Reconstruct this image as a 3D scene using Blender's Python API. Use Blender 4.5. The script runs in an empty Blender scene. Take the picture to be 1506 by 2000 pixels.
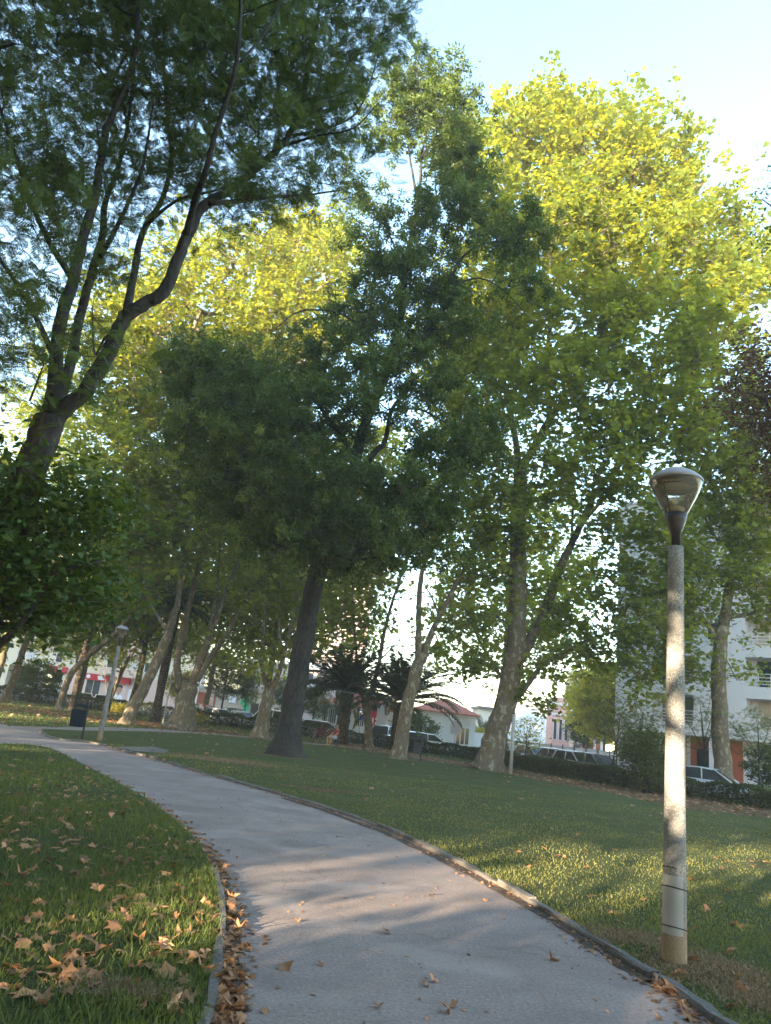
import bpy, math, random
import numpy as np
from mathutils import Vector, Matrix

rng = np.random.default_rng(11)
random.seed(5)
sc = bpy.context.scene
col = sc.collection
W2 = np.array

# ------------------------------------------------------------------ camera
F = 1450.0; HC = 1.65; TH = math.radians(15.97); RO = math.radians(6.65)
cam_d = bpy.data.cameras.new('camera'); cam = bpy.data.objects.new('camera', cam_d); col.objects.link(cam)
cam_d.sensor_fit = 'HORIZONTAL'; cam_d.sensor_width = 36; cam_d.lens = 36 * F / 1506
cam_d.clip_start = 0.05; cam_d.clip_end = 2000
RM = Matrix.Rotation(math.pi / 2 + TH, 4, 'X') @ Matrix.Rotation(RO, 4, 'Z')
cam.matrix_world = Matrix.Translation((0, 0, HC)) @ RM
sc.camera = cam
R3 = np.array(RM.to_3x3())

def ray(px, py): return R3 @ np.array([(px - 753) / F, -(py - 1000) / F, -1.0])
def G(px, py, z=0.0):
    d = ray(px, py); t = (z - HC) / d[2]
    return np.array([d[0] * t, d[1] * t, z])
def P(px, py, Y):
    d = ray(px, py); t = Y / d[1]
    return np.array([d[0] * t, Y, HC + d[2] * t])
FWD = R3 @ np.array([0, 0, -1.0])
def mpp(p): return float(np.dot(np.asarray(p) - np.array([0, 0, HC]), FWD)) / F   # metres per photo pixel at p

# ------------------------------------------------------------------ materials
MATS = {}
def nt(name):
    m = bpy.data.materials.new(name); m.use_nodes = True
    t = m.node_tree; t.nodes.clear()
    o = t.nodes.new('ShaderNodeOutputMaterial')
    MATS[name] = m
    return m, t, o
def N(t, typ, **kw):
    n = t.nodes.new(typ)
    for k, v in kw.items():
        if k in n.inputs.keys() if isinstance(k, str) else False: n.inputs[k].default_value = v
        else: setattr(n, k, v)
    return n
def noise(t, vec, scale, detail=4, rough=.55):
    n = t.nodes.new('ShaderNodeTexNoise'); n.inputs['Scale'].default_value = scale
    n.inputs['Detail'].default_value = detail; n.inputs['Roughness'].default_value = rough
    t.links.new(vec, n.inputs['Vector']); return n.outputs['Fac']
def ramp(t, fac, stops):
    r = t.nodes.new('ShaderNodeValToRGB'); e = r.color_ramp.elements
    while len(e) > 1: e.remove(e[-1])
    for i, (p, c) in enumerate(stops):
        x = e[0] if i == 0 else e.new(p)
        x.position = p; x.color = (c[0], c[1], c[2], 1) if not isinstance(c, (int, float)) else (c, c, c, 1)
    t.links.new(fac, r.inputs['Fac']); return r.outputs['Color']
def mix(t, fac, a, b, mode='MIX'):
    m = t.nodes.new('ShaderNodeMix'); m.data_type = 'RGBA'; m.blend_type = mode
    for s, v in ((m.inputs[0], fac), (m.inputs[6], a), (m.inputs[7], b)):
        if hasattr(v, 'links'): t.links.new(v, s)
        elif isinstance(v, (int, float)) : s.default_value = v if s.type == 'VALUE' else (v, v, v, 1)
        else: s.default_value = (v[0], v[1], v[2], 1)
    return m.outputs[2]
def coords(t, kind='Object', scale=None):
    c = t.nodes.new('ShaderNodeTexCoord').outputs[kind]
    if kind == 'World': pass
    if scale:
        mp = t.nodes.new('ShaderNodeMapping'); mp.inputs['Scale'].default_value = scale
        t.links.new(c, mp.inputs['Vector']); c = mp.outputs['Vector']
    return c
def wpos(t, scale=None):
    c = t.nodes.new('ShaderNodeNewGeometry').outputs['Position']
    if scale:
        mp = t.nodes.new('ShaderNodeMapping'); mp.inputs['Scale'].default_value = scale
        t.links.new(c, mp.inputs['Vector']); c = mp.outputs['Vector']
    return c
def bsdf(t, o, colr, rough=.8, spec=.3, metal=0, bump=None, bs=.3, bd=.02):
    b = t.nodes.new('ShaderNodeBsdfPrincipled')
    if hasattr(colr, 'links'): t.links.new(colr, b.inputs['Base Color'])
    else: b.inputs['Base Color'].default_value = (*colr, 1)
    if hasattr(rough, 'links'): t.links.new(rough, b.inputs['Roughness'])
    else: b.inputs['Roughness'].default_value = rough
    b.inputs['Specular IOR Level'].default_value = spec; b.inputs['Metallic'].default_value = metal
    if bump is not None:
        n = t.nodes.new('ShaderNodeBump'); n.inputs['Strength'].default_value = bs; n.inputs['Distance'].default_value = bd
        t.links.new(bump, n.inputs['Height']); t.links.new(n.outputs['Normal'], b.inputs['Normal'])
    t.links.new(b.outputs[0], o.inputs['Surface']); return b
def plain(name, c, rough=.7, spec=.3, metal=0, var=.12, sc_=3.0, dirt=None):
    m, t, o = nt(name)
    f = noise(t, coords(t), sc_, 5)
    cc = ramp(t, f, [(.3, [x * (1 - var) for x in c]), (.7, [min(1, x * (1 + var)) for x in c])])
    bsdf(t, o, cc, rough, spec, metal)
    return m
def leafmat(name, dif, trans, tf=.45, var=.35, spec=.25, hue=(1.15, 1.0, .7)):
    """foliage: every leaf carries its own 'tone' value"""
    m, t, o = nt(name)
    a = t.nodes.new('ShaderNodeAttribute'); a.attribute_name = 'tone'
    v = a.outputs['Fac']
    lo = [x * (1 - var) for x in dif]; hi = [x * (1 + var) * h for x, h in zip(dif, hue)]
    c1 = ramp(t, v, [(0, lo), (.85, hi), (.955, [x * 1.25 for x in hi]), (.975, (.20, .11, .045))])
    lo = [x * (1 - var * .6) for x in trans]; hi = [min(.9, x * (1 + var * .6) * h) for x, h in zip(trans, hue)]
    c2 = ramp(t, v, [(0, lo), (1, hi)])
    b = t.nodes.new('ShaderNodeBsdfPrincipled'); t.links.new(c1, b.inputs['Base Color'])
    b.inputs['Roughness'].default_value = .55; b.inputs['Specular IOR Level'].default_value = spec
    tr = t.nodes.new('ShaderNodeBsdfTranslucent'); t.links.new(c2, tr.inputs['Color'])
    mx = t.nodes.new('ShaderNodeMixShader'); mx.inputs[0].default_value = tf
    t.links.new(b.outputs[0], mx.inputs[1]); t.links.new(tr.outputs[0], mx.inputs[2]); t.links.new(mx.outputs[0], o.inputs['Surface'])
    return m

def build_materials():
    # plane-tree bark: flaking grey-brown plates over cream under-bark
    m, t, o = nt('plane_bark')
    p = coords(t, 'Object', (1, 1, .55))
    f = noise(t, p, 4.5, 3, .5); g = noise(t, p, 13, 4, .6); h = noise(t, p, 1.1, 2)
    c = ramp(t, g, [(.3, (.10, .074, .052)), (.7, (.19, .145, .10))])
    fl = ramp(t, f, [(.0, 0), (.585, 0), (.60, 1), (1, 1)])
    c = mix(t, fl, c, (.29, .25, .18))
    f2 = ramp(t, noise(t, p, 7.3, 3), [(.60, 0), (.62, 1)])
    c = mix(t, f2, c, (.17, .16, .11))
    bsdf(t, o, c, .85, .2, 0, g, .5, .03)
    # furrowed dark bark
    m, t, o = nt('furrowed_bark')
    p = coords(t, 'Object', (1, 1, .16))
    f = noise(t, p, 15, 5, .65); g = noise(t, coords(t), 2.2, 3)
    vb = t.nodes.new('ShaderNodeTexVoronoi'); vb.feature = 'DISTANCE_TO_EDGE'; vb.inputs['Scale'].default_value = 11
    wp = t.nodes.new('ShaderNodeVectorMath'); wp.operation = 'MULTIPLY_ADD'; nz = t.nodes.new('ShaderNodeTexNoise'); nz.inputs['Scale'].default_value = 6; t.links.new(p, nz.inputs['Vector'])
    t.links.new(nz.outputs['Color'], wp.inputs[0]); wp.inputs[1].default_value = (.12, .12, .12); t.links.new(p, wp.inputs[2]); t.links.new(wp.outputs[0], vb.inputs['Vector'])
    fur = ramp(t, vb.outputs['Distance'], [(0, 0), (.16, 1)])
    f0 = f; f = mix(t, .6, f, fur, 'MULTIPLY')
    c = ramp(t, f, [(.10, (.012, .011, .0115)), (.52, (.046, .043, .043)), (.75, (.09, .084, .083))])
    c = mix(t, ramp(t, g, [(.45, 0), (.75, .5)]), c, (.075, .072, .058))
    bsdf(t, o, c, .9, .2, 0, f, .9, .06)
    m, t, o = nt('dark_bark')
    p = coords(t, 'Object', (1, 1, .3))
    f = noise(t, p, 12, 5, .65)
    c = ramp(t, f, [(.3, (.018, .016, .0155)), (.6, (.055, .050, .047)), (.8, (.115, .105, .095))])
    bsdf(t, o, c, .9, .2, 0, f, .8, .04)
    m, t, o = nt('palm_bark')
    v = t.nodes.new('ShaderNodeTexVoronoi'); v.inputs['Scale'].default_value = 7
    t.links.new(coords(t, 'Object', (1, 1, 1.4)), v.inputs['Vector'])
    c = ramp(t, v.outputs['Distance'], [(.0, (.21, .17, .13)), (.25, (.12, .09, .065)), (.6, (.03, .024, .02))])
    bsdf(t, o, c, .9, .2, 0, v.outputs['Distance'], .8, .08)
    leafmat('plane_leaf', (.085, .140, .040), (.43, .48, .045), .5, .45, .25, (1.2, 1.0, .7))
    leafmat('plane_leaf_gold', (.088, .140, .036), (.43, .47, .042), .5, .45, .25, (1.2, 1.0, .7))
    leafmat('evergreen_leaf', (.048, .086, .020), (.14, .18, .015), .40, .55, .32)
    leafmat('oak_leaf', (.065, .115, .048), (.15, .20, .045), .4, .4)
    leafmat('orange_leaf', (.035, .085, .018), (.12, .17, .012), .35, .4, .5)
    leafmat('palm_leaf', (.04, .058, .028), (.08, .10, .02), .3, .35)
    leafmat('hedge_leaf', (.032, .052, .020), (.10, .11, .02), .35, .5)
    leafmat('shrub_leaf', (.055, .085, .035), (.14, .15, .03), .4, .4)
    leafmat('feather_leaf', (.085, .12, .05), (.2, .22, .05), .45, .35)
    leafmat('yellow_leaf', (.21, .22, .03), (.50, .46, .03), .5, .3)
    leafmat('purple_leaf', (.095, .056, .048), (.18, .08, .05), .4, .4, .25, (1, 1, 1))
    leafmat('grass_blade', (.080, .122, .042), (.20, .26, .05), .4, .5, .2, (1.25, 1.0, .8))
    leafmat('mown_grass', (.120, .145, .055), (.27, .29, .065), .4, .5, .2, (1.25, 1.0, .8))
    leafmat('straw', (.30, .205, .12), (.26, .18, .09), .25, .5, .15, (1, 1, 1))
    leafmat('dry_leaf', (.31, .175, .10), (.28, .13, .05), .25, .5, .2, (1.1, 1, .9))
    # ground
    m, t, o = nt('soil')
    p = wpos(t)
    f = noise(t, p, 1.3, 6, .65); g = noise(t, p, 30, 4, .7); h = noise(t, p, .25, 3)
    c = ramp(t, f, [(.3, (.055, .075, .022)), (.5, (.085, .10, .03)), (.68, (.14, .115, .055))])
    c = mix(t, ramp(t, g, [(.35, .0), (.7, .45)]), c, (.055, .06, .02))
    bsdf(t, o, c, 1, .1, 0, g, .6, .04)
    m, t, o = nt('turf')
    p = wpos(t)
    f = noise(t, p, .9, 6, .65); g = noise(t, p, 45, 4, .75); k = noise(t, wpos(t, (1, 1, 1)), 5, 5, .7)
    c = ramp(t, f, [(.30, (.085, .108, .036)), (.52, (.118, .138, .050)), (.72, (.17, .155, .072))])
    c = mix(t, ramp(t, g, [(.38, .7), (.62, 0)]), c, (.028, .042, .014))
    c = mix(t, ramp(t, k, [(.56, 0), (.75, .6)]), c, (.12, .10, .05))
    bsdf(t, o, c, 1, .1, 0, g, 1, .06)
    m, t, o = nt('asphalt_path')
    p = wpos(t)
    g = noise(t, p, 34, 5, .9); k = noise(t, p, .55, 5, .6); q = noise(t, p, 9, 5, .65)
    c = ramp(t, k, [(.3, (.235, .176, .152)), (.7, (.33, .25, .218))])
    c = mix(t, ramp(t, g, [(.34, .8), (.50, 0)]), c, (.085, .072, .068))
    c = mix(t, ramp(t, g, [(.54, 0), (.66, .7)]), c, (.42, .39, .38))
    c = mix(t, ramp(t, q, [(.58, 0), (.78, .4)]), c, (.22, .18, .16))
    vo = t.nodes.new('ShaderNodeTexVoronoi'); vo.feature = 'DISTANCE_TO_EDGE'; vo.inputs['Scale'].default_value = .24
    wv = t.nodes.new('ShaderNodeVectorMath'); wv.operation = 'ADD'; sc3 = t.nodes.new('ShaderNodeTexNoise'); sc3.inputs['Scale'].default_value = 2.2; sc3.inputs['Detail'].default_value = 5
    t.links.new(p, sc3.inputs['Vector']); t.links.new(p, wv.inputs[0]); t.links.new(sc3.outputs['Color'], wv.inputs[1]); t.links.new(wv.outputs[0], vo.inputs['Vector'])
    c = mix(t, ramp(t, vo.outputs['Distance'], [(0, .28), (.004, .2), (.009, 0)]), c, (.07, .058, .052))
    c = mix(t, ramp(t, noise(t, p, 1.7, 6, .7), [(.46, 0), (.66, .5)]), c, (.17, .135, .12))
    c = mix(t, ramp(t, noise(t, p, .9, 3, .6), [(.52, 0), (.70, .45)]), c, (.42, .34, .30))
    bsdf(t, o, c, .9, .25, 0, g, .5, .006)
    m, t, o = nt('litter_soil')
    p = wpos(t)
    f = noise(t, p, 2.2, 6, .7); g = noise(t, p, 22, 5, .8)
    c = ramp(t, g, [(.32, (.05, .034, .022)), (.5, (.15, .09, .05)), (.66, (.27, .175, .10))])
    c = mix(t, ramp(t, f, [(.52, 0), (.72, .7)]), c, (.09, .10, .03))
    bsdf(t, o, c, 1, .1, 0, g, 1, .05)
    m, t, o = nt('bare_earth')
    p = wpos(t)
    f = noise(t, p, 3.5, 6, .75); g = noise(t, p, 70, 5, .8)
    c = ramp(t, g, [(.3, (.11, .068, .04)), (.55, (.20, .125, .075)), (.72, (.30, .195, .12))])
    c = mix(t, ramp(t, f, [(.45, 0), (.7, .6)]), c, (.08, .085, .03))
    bsdf(t, o, c, 1, .1, 0, g, 1, .03)
    m, t, o = nt('debris')
    p = wpos(t)
    g = noise(t, p, 60, 5, .8); f = noise(t, p, 6, 5)
    c = ramp(t, g, [(.3, (.05, .036, .03)), (.6, (.15, .11, .085))])
    bsdf(t, o, c, 1, .1, 0, g, 1, .02)
    m, t, o = nt('kerb_stone')
    p = wpos(t)
    g = noise(t, p, 40, 5, .8); f = noise(t, p, 2.5, 5)
    c = ramp(t, g, [(.3, (.10, .09, .083)), (.65, (.25, .225, .21))])
    c = mix(t, ramp(t, f, [(.4, 0), (.7, .55)]), c, (.12, .095, .07))
    bsdf(t, o, c, .95, .2, 0, g, .9, .02)
    m, t, o = nt('road_asphalt')
    p = wpos(t); g = noise(t, p, 30, 4, .8)
    bsdf(t, o, ramp(t, g, [(.3, (.045, .045, .047)), (.7, (.09, .088, .085))]), .9, .3)
    m, t, o = nt('pavement')
    p = wpos(t); g = noise(t, p, 14, 4, .8)
    bsdf(t, o, ramp(t, g, [(.3, (.25, .23, .21)), (.7, (.36, .33, .30))]), .9, .3)
    # exposed-aggregate concrete of the lamp posts, stained brown by soil at the foot
    m, t, o = nt('aggregate_concrete')
    p = coords(t)
    v = t.nodes.new('ShaderNodeTexVoronoi'); v.inputs['Scale'].default_value = 150; t.links.new(p, v.inputs['Vector'])
    g = noise(t, p, 120, 3, .7); k = noise(t, p, 6, 5)
    c = ramp(t, v.outputs['Color'], [(.2, (.12, .11, .103)), (.5, (.26, .245, .235)), (.8, (.40, .385, .37))])
    c = mix(t, ramp(t, k, [(.42, .0), (.62, .7)]), c, (.15, .14, .132))
    sx = t.nodes.new('ShaderNodeSeparateXYZ'); t.links.new(p, sx.inputs[0])
    ad = t.nodes.new('ShaderNodeMath'); ad.operation = 'ADD'; t.links.new(sx.outputs['Z'], ad.inputs[0])
    ml = t.nodes.new('ShaderNodeMath'); ml.operation = 'MULTIPLY'; t.links.new(k, ml.inputs[0]); ml.inputs[1].default_value = .35
    t.links.new(ml.outputs[0], ad.inputs[1])
    c = mix(t, ramp(t, ad.outputs[0], [(.38, .75), (.62, 0)]), c, (.30, .19, .10))
    bsdf(t, o, c, .95, .2, 0, v.outputs['Distance'], .35, .006)
    m, t, o = nt('clear_acrylic')
    tr = t.nodes.new('ShaderNodeBsdfTransparent'); tr.inputs[0].default_value = (.96, .94, .90, 1)
    gl = t.nodes.new('ShaderNodeBsdfGlossy'); gl.inputs['Roughness'].default_value = .08; gl.inputs[0].default_value = (.9, .9, .9, 1)
    df = t.nodes.new('ShaderNodeBsdfDiffuse'); df.inputs[0].default_value = (.74, .67, .58, 1)
    tl = t.nodes.new('ShaderNodeBsdfTranslucent'); tl.inputs[0].default_value = (.74, .67, .58, 1)
    ms = t.nodes.new('ShaderNodeMixShader'); ms.inputs[0].default_value = .5
    t.links.new(df.outputs[0], ms.inputs[1]); t.links.new(tl.outputs[0], ms.inputs[2])
    m1 = t.nodes.new('ShaderNodeMixShader'); m1.inputs[0].default_value = .28
    t.links.new(tr.outputs[0], m1.inputs[1]); t.links.new(ms.outputs[0], m1.inputs[2])
    lw = t.nodes.new('ShaderNodeFresnel'); lw.inputs[0].default_value = 1.45
    m2 = t.nodes.new('ShaderNodeMixShader'); t.links.new(lw.outputs[0], m2.inputs[0])
    t.links.new(m1.outputs[0], m2.inputs[1]); t.links.new(gl.outputs[0], m2.inputs[2]); t.links.new(m2.outputs[0], o.inputs['Surface'])
    plain('lamp_cap', (.26, .26, .29), .45, .4)
    plain('lamp_dark', (.035, .03, .035), .45, .4)
    plain('lamp_inner', (.45, .40, .33), .4, .5)
    plain('strap_black', (.02, .02, .02), .6)
    plain('plastic_wrap', (.36, .33, .31), .35, .5)
    plain('bin_blue', (.010, .018, .034), .8, .15)
    plain('metal_dark', (.04, .04, .043), .7, .25)
    plain('galvanised', (.35, .34, .33), .5, .5)
    plain('wood_red', (.13, .055, .035), .6)
    plain('cream_wall', (.72, .64, .50), .9, .15, 0, .06, .6)
    plain('pink_wall', (.70, .52, .45), .9, .15, 0, .06, .6)
    plain('white_wall', (.72, .74, .78), .9, .15, 0, .05, .6)
    plain('pale_pink_wall', (.66, .52, .50), .9, .15, 0, .06, .6)
    plain('rose_wall', (.66, .36, .31), .9, .15, 0, .08, .6)
    plain('rust_wall', (.36, .10, .055), .9, .15, 0, .1, .8)
    plain('beige_wall', (.52, .43, .33), .9, .15, 0, .08, .6)
    plain('grey_wall', (.66, .64, .67), .9, .15, 0, .05, .5)
    plain('fence_grey', (.48, .48, .54), .8, .2, 0, .08, .7)
    plain('shutter', (.66, .65, .66), .6, .3)
    plain('shutter_brown', (.17, .13, .12), .6, .3)
    plain('white_paint', (.75, .74, .74), .5, .4)
    plain('trim_white', (.72, .70, .68), .7)
    m, t, o = nt('window_glass'); bsdf(t, o, ramp(t, noise(t, coords(t), 1.3, 3), [(.3, (.02, .024, .03)), (.7, (.07, .075, .08))]), .08, .5)
    plain('dark_void', (.025, .02, .02), .9)
    plain('awning_red', (.50, .02, .03), .6)
    plain('sign_blue', (.02, .12, .45), .4)
    plain('sign_white', (.8, .8, .8), .4)
    plain('sign_red', (.60, .03, .08), .5)
    plain('green_panel', (.03, .42, .20), .5)
    m, t, o = nt('roof_tile')
    w = t.nodes.new('ShaderNodeTexWave'); w.inputs['Scale'].default_value = 2.2; w.inputs['Distortion'].default_value = .6
    t.links.new(coords(t), w.inputs['Vector']); f = noise(t, coords(t), 3, 5)
    c = ramp(t, f, [(.3, (.42, .12, .075)), (.7, (.58, .22, .14))])
    bsdf(t, o, c, .85, .2, 0, w.outputs['Fac'], .6, .06)
    for nme, c in dict(paint_white=(.72, .73, .75), paint_silver=(.42, .44, .47), paint_black=(.02, .02, .024), paint_darkred=(.12, .02, .025), paint_blue=(.10, .16, .28), paint_olive=(.10, .095, .07), paint_grey=(.15, .16, .17)).items():
        m, t, o = nt(nme); b = bsdf(t, o, c, .25, .5); b.inputs['Coat Weight'].default_value = .6
    plain('tyre_rubber', (.02, .02, .02), .9)
    plain('wheel_rim', (.4, .4, .42), .35, .5, .6)
    plain('lens_clear', (.6, .6, .62), .15, .6)
    plain('lens_red', (.35, .01, .01), .2, .5)
    plain('skin_brown', (.12, .06, .04), .6, .3)
    plain('skin_tan', (.46, .25, .15), .6, .3)
    plain('hair_dark', (.02, .015, .012), .7)
    plain('cloth_maroon', (.07, .025, .022), .9)
    plain('cloth_red', (.28, .03, .045), .9)
    plain('cloth_denim', (.40, .45, .50), .9)
    plain('cloth_grey', (.12, .12, .14), .9)
    plain('dead_twig', (.22, .18, .15), .9)
build_materials()

# ------------------------------------------------------------------ mesh kit
def tagit(o, label=None, cat=None, group=None, kind=None):
    if label: o['label'] = label
    if cat: o['category'] = cat
    if group: o['group'] = group
    if kind: o['kind'] = kind
    return o
def empty(name, loc, label=None, cat=None, group=None, rz=0):
    o = bpy.data.objects.new(name, None); o.empty_display_size = .3; o.location = Vector(loc); o.rotation_euler = (0, 0, rz)
    col.objects.link(o); return tagit(o, label, cat, group)

class Geo:
    def __init__(s): s.V = []; s.n = 0; s.F = []; s.tone = []
    def add(s, v, f, mi=0, tone=None):
        v = np.asarray(v, float).reshape(-1, 3)
        if isinstance(f, np.ndarray): f = [f]
        else:
            d = {}
            for q in f: d.setdefault(len(q), []).append(q)
            f = [np.array(x) for x in d.values()]
        for a in f:
            s.F.append((a + s.n, mi)); s.tone.append(np.broadcast_to(np.asarray(.5 if tone is None else tone, float), (len(a),)))
        s.V.append(v); s.n += len(v); return s
    def box(s, x0, x1, y0, y1, z0, z1, mi=0):
        v = [(x0, y0, z0), (x1, y0, z0), (x1, y1, z0), (x0, y1, z0), (x0, y0, z1), (x1, y0, z1), (x1, y1, z1), (x0, y1, z1)]
        return s.add(v, [(0, 3, 2, 1), (4, 5, 6, 7), (0, 1, 5, 4), (1, 2, 6, 5), (2, 3, 7, 6), (3, 0, 4, 7)], mi)
    def tube(s, pts, rad, n=8, mi=0, cap=True, lobes=None, tone=None):
        pts = np.asarray(pts, float); m = len(pts); rad = np.broadcast_to(np.asarray(rad, float), (m,))
        T = np.gradient(pts, axis=0); T /= np.linalg.norm(T, axis=1)[:, None] + 1e-9
        u = np.cross(T[0], (0, 0, 1.0) if abs(T[0][2]) < .9 else (1.0, 0, 0)); u /= np.linalg.norm(u)
        U = []
        for i in range(m):
            u = u - T[i] * np.dot(u, T[i]); u /= np.linalg.norm(u) + 1e-9; U.append(u)
        U = np.array(U); Vv = np.cross(T, U)
        a = np.arange(n) * 2 * math.pi / n
        rr = rad[:, None] * np.ones((1, n))
        if lobes is not None: rr = rr * lobes
        v = pts[:, None, :] + rr[:, :, None] * (np.cos(a)[None, :, None] * U[:, None, :] + np.sin(a)[None, :, None] * Vv[:, None, :])
        i = np.arange(m - 1)[:, None] * n; j = np.arange(n)[None, :]; k = (j + 1) % n
        f = np.stack([i + j, i + k, i + n + k, i + n + j], -1).reshape(-1, 4)
        fs = [tuple(x) for x in f]
        if cap: fs.append(tuple(range(n))[::-1]); fs.append(tuple(range((m - 1) * n, m * n)))
        return s.add(v.reshape(-1, 3), fs if cap else f, mi, tone)
    def lathe(s, prof, n=24, mi=0, c=(0, 0, 0)):
        a = np.arange(n) * 2 * math.pi / n; prof = np.asarray(prof, float); m = len(prof)
        v = np.stack([prof[:, 0][:, None] * np.cos(a), prof[:, 0][:, None] * np.sin(a), prof[:, 1][:, None] * np.ones(n)], -1) + np.asarray(c)
        i = np.arange(m - 1)[:, None] * n; j = np.arange(n)[None, :]; k = (j + 1) % n
        f = np.stack([i + j, i + k, i + n + k, i + n + j], -1).reshape(-1, 4)
        return s.add(v.reshape(-1, 3), f, mi)
    def prism(s, poly, z0, z1, mi=0):
        n = len(poly); v = [(x, y, z0) for x, y in poly] + [(x, y, z1) for x, y in poly]
        f = [tuple(range(n))[::-1], tuple(range(n, 2 * n))] + [(i, (i + 1) % n, n + (i + 1) % n, n + i) for i in range(n)]
        return s.add(v, f, mi)
    def ball(s, c, r, n=12, m=8, mi=0):
        th = np.linspace(0, math.pi, m); r = np.broadcast_to(np.asarray(r, float), (3,))
        a = np.arange(n) * 2 * math.pi / n
        v = np.stack([np.sin(th)[:, None] * np.cos(a) * r[0], np.sin(th)[:, None] * np.sin(a) * r[1], np.cos(th)[:, None] * np.ones(n) * r[2]], -1) + np.asarray(c, float)
        i = np.arange(m - 1)[:, None] * n; j = np.arange(n)[None, :]; k = (j + 1) % n
        f = np.stack([i + j, i + n + j, i + n + k, i + k], -1).reshape(-1, 4)
        return s.add(v.reshape(-1, 3), f, mi)
    def xf(s, M):
        M = np.array(M); s.V = [v @ M[:3, :3].T + M[:3, 3] for v in s.V]; return s
    def build(s, name, mats, parent=None, smooth=False, origin=None, tone=False):
        if isinstance(mats, str): mats = [mats]
        me = bpy.data.meshes.new(name)
        V = np.concatenate(s.V) if s.V else np.zeros((0, 3))
        if origin is not None: V = V - np.asarray(origin)
        tot = sum(a.size for a, _ in s.F); npoly = sum(len(a) for a, _ in s.F)
        me.vertices.add(len(V)); me.vertices.foreach_set('co', V.astype(np.float32).ravel())
        me.loops.add(tot); me.loops.foreach_set('vertex_index', np.concatenate([a.ravel() for a, _ in s.F]).astype(np.int32))
        me.polygons.add(npoly)
        lt = np.concatenate([np.full(len(a), a.shape[1]) for a, _ in s.F]).astype(np.int32)
        ls = np.concatenate([[0], np.cumsum(lt)[:-1]]).astype(np.int32)
        me.polygons.foreach_set('loop_start', ls); me.polygons.foreach_set('loop_total', lt)
        me.polygons.foreach_set('material_index', np.concatenate([np.full(len(a), mi) for a, mi in s.F]).astype(np.int32))
        me.polygons.foreach_set('use_smooth', np.full(npoly, smooth))
        if tone:
            at = me.attributes.new('tone', 'FLOAT', 'FACE'); at.data.foreach_set('value', np.concatenate(s.tone).astype(np.float32))
        me.update(calc_edges=True)
        for mm in mats: me.materials.append(MATS[mm])
        o = bpy.data.objects.new(name, me); col.objects.link(o)
        if parent is not None: o.parent = parent
        elif origin is not None: o.location = Vector(origin)
        return o

# leaf outlines (vertices, faces), unit size
def _plane():
    p = [(0, -.42), (.18, -.30), (.52, -.24), (.30, 0), (.50, .26), (.2, .2), (0, .58), (-.2, .2), (-.50, .26), (-.30, 0), (-.52, -.24), (-.18, -.30)]
    return np.array([(x, y, -.25 * x * x) for x, y in p]), np.array([list(range(12))])
def _plane8():
    p = [(0, -.40), (.50, -.24), (.27, .02), (.44, .30), (0, .56), (-.44, .30), (-.27, .02), (-.50, -.24)]
    return np.array([(x, y, -.25 * x * x) for x, y in p]), np.array([list(range(8))])
def _oval():
    p = [(0, -.5), (.20, -.15), (.17, .2), (0, .5), (-.17, .2), (-.20, -.15)]
    return np.array([(x, y, abs(x) * .3 - .2 * y * y) for x, y in p]), np.array([list(range(6))])
def _sprig(k=5):
    V = []; Fq = []
    r = np.random.default_rng(3)
    for i in range(k):
        a = i * 2.4; y = -.3 + .6 * i / k
        d = np.array([math.cos(a) * .8, .45, math.sin(a) * .5]); d /= np.linalg.norm(d)
        n_ = np.cross(d, r.normal(size=3)); n_ /= np.linalg.norm(n_)
        b = np.array([0, y, 0]); n0 = len(V)
        V += [b, b + d * .22 + n_ * .09, b + d * .5, b + d * .22 - n_ * .09]; Fq.append([n0, n0 + 1, n0 + 2, n0 + 3])
    return np.array(V), np.array(Fq)
def _fern(k=7, wid=.05, ln=.36):
    V = []; Fq = []
    for i in range(k):
        y = -.45 + .85 * i / k; L = ln * math.sin(math.pi * (.22 + .68 * i / k))
        for s in (-1, 1):
            b = np.array([0, y, -.25 * y * y]); d = np.array([s * .8, .55, -.18]); d /= np.linalg.norm(d); w = np.array([-.55 * s, .8, 0]) * wid
            n0 = len(V); V += [b, b + d * L * .45 + w * s * s, b + d * L, b + d * L * .45 - w]; Fq.append([n0, n0 + 1, n0 + 2, n0 + 3])
    n0 = len(V); V += [(.012, -.5, -.06), (-.012, -.5, -.06), (-.004, .5, -.06), (.004, .5, -.06)]; Fq.append([n0, n0 + 1, n0 + 2, n0 + 3])
    return np.array(V, float), np.array(Fq)
LEAF = dict(plane=_plane(), plane8=_plane8(), oval=_oval(), sprig=_sprig(), fern=_fern(9, .034, .30), feather=_fern(8, .03, .24))

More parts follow.
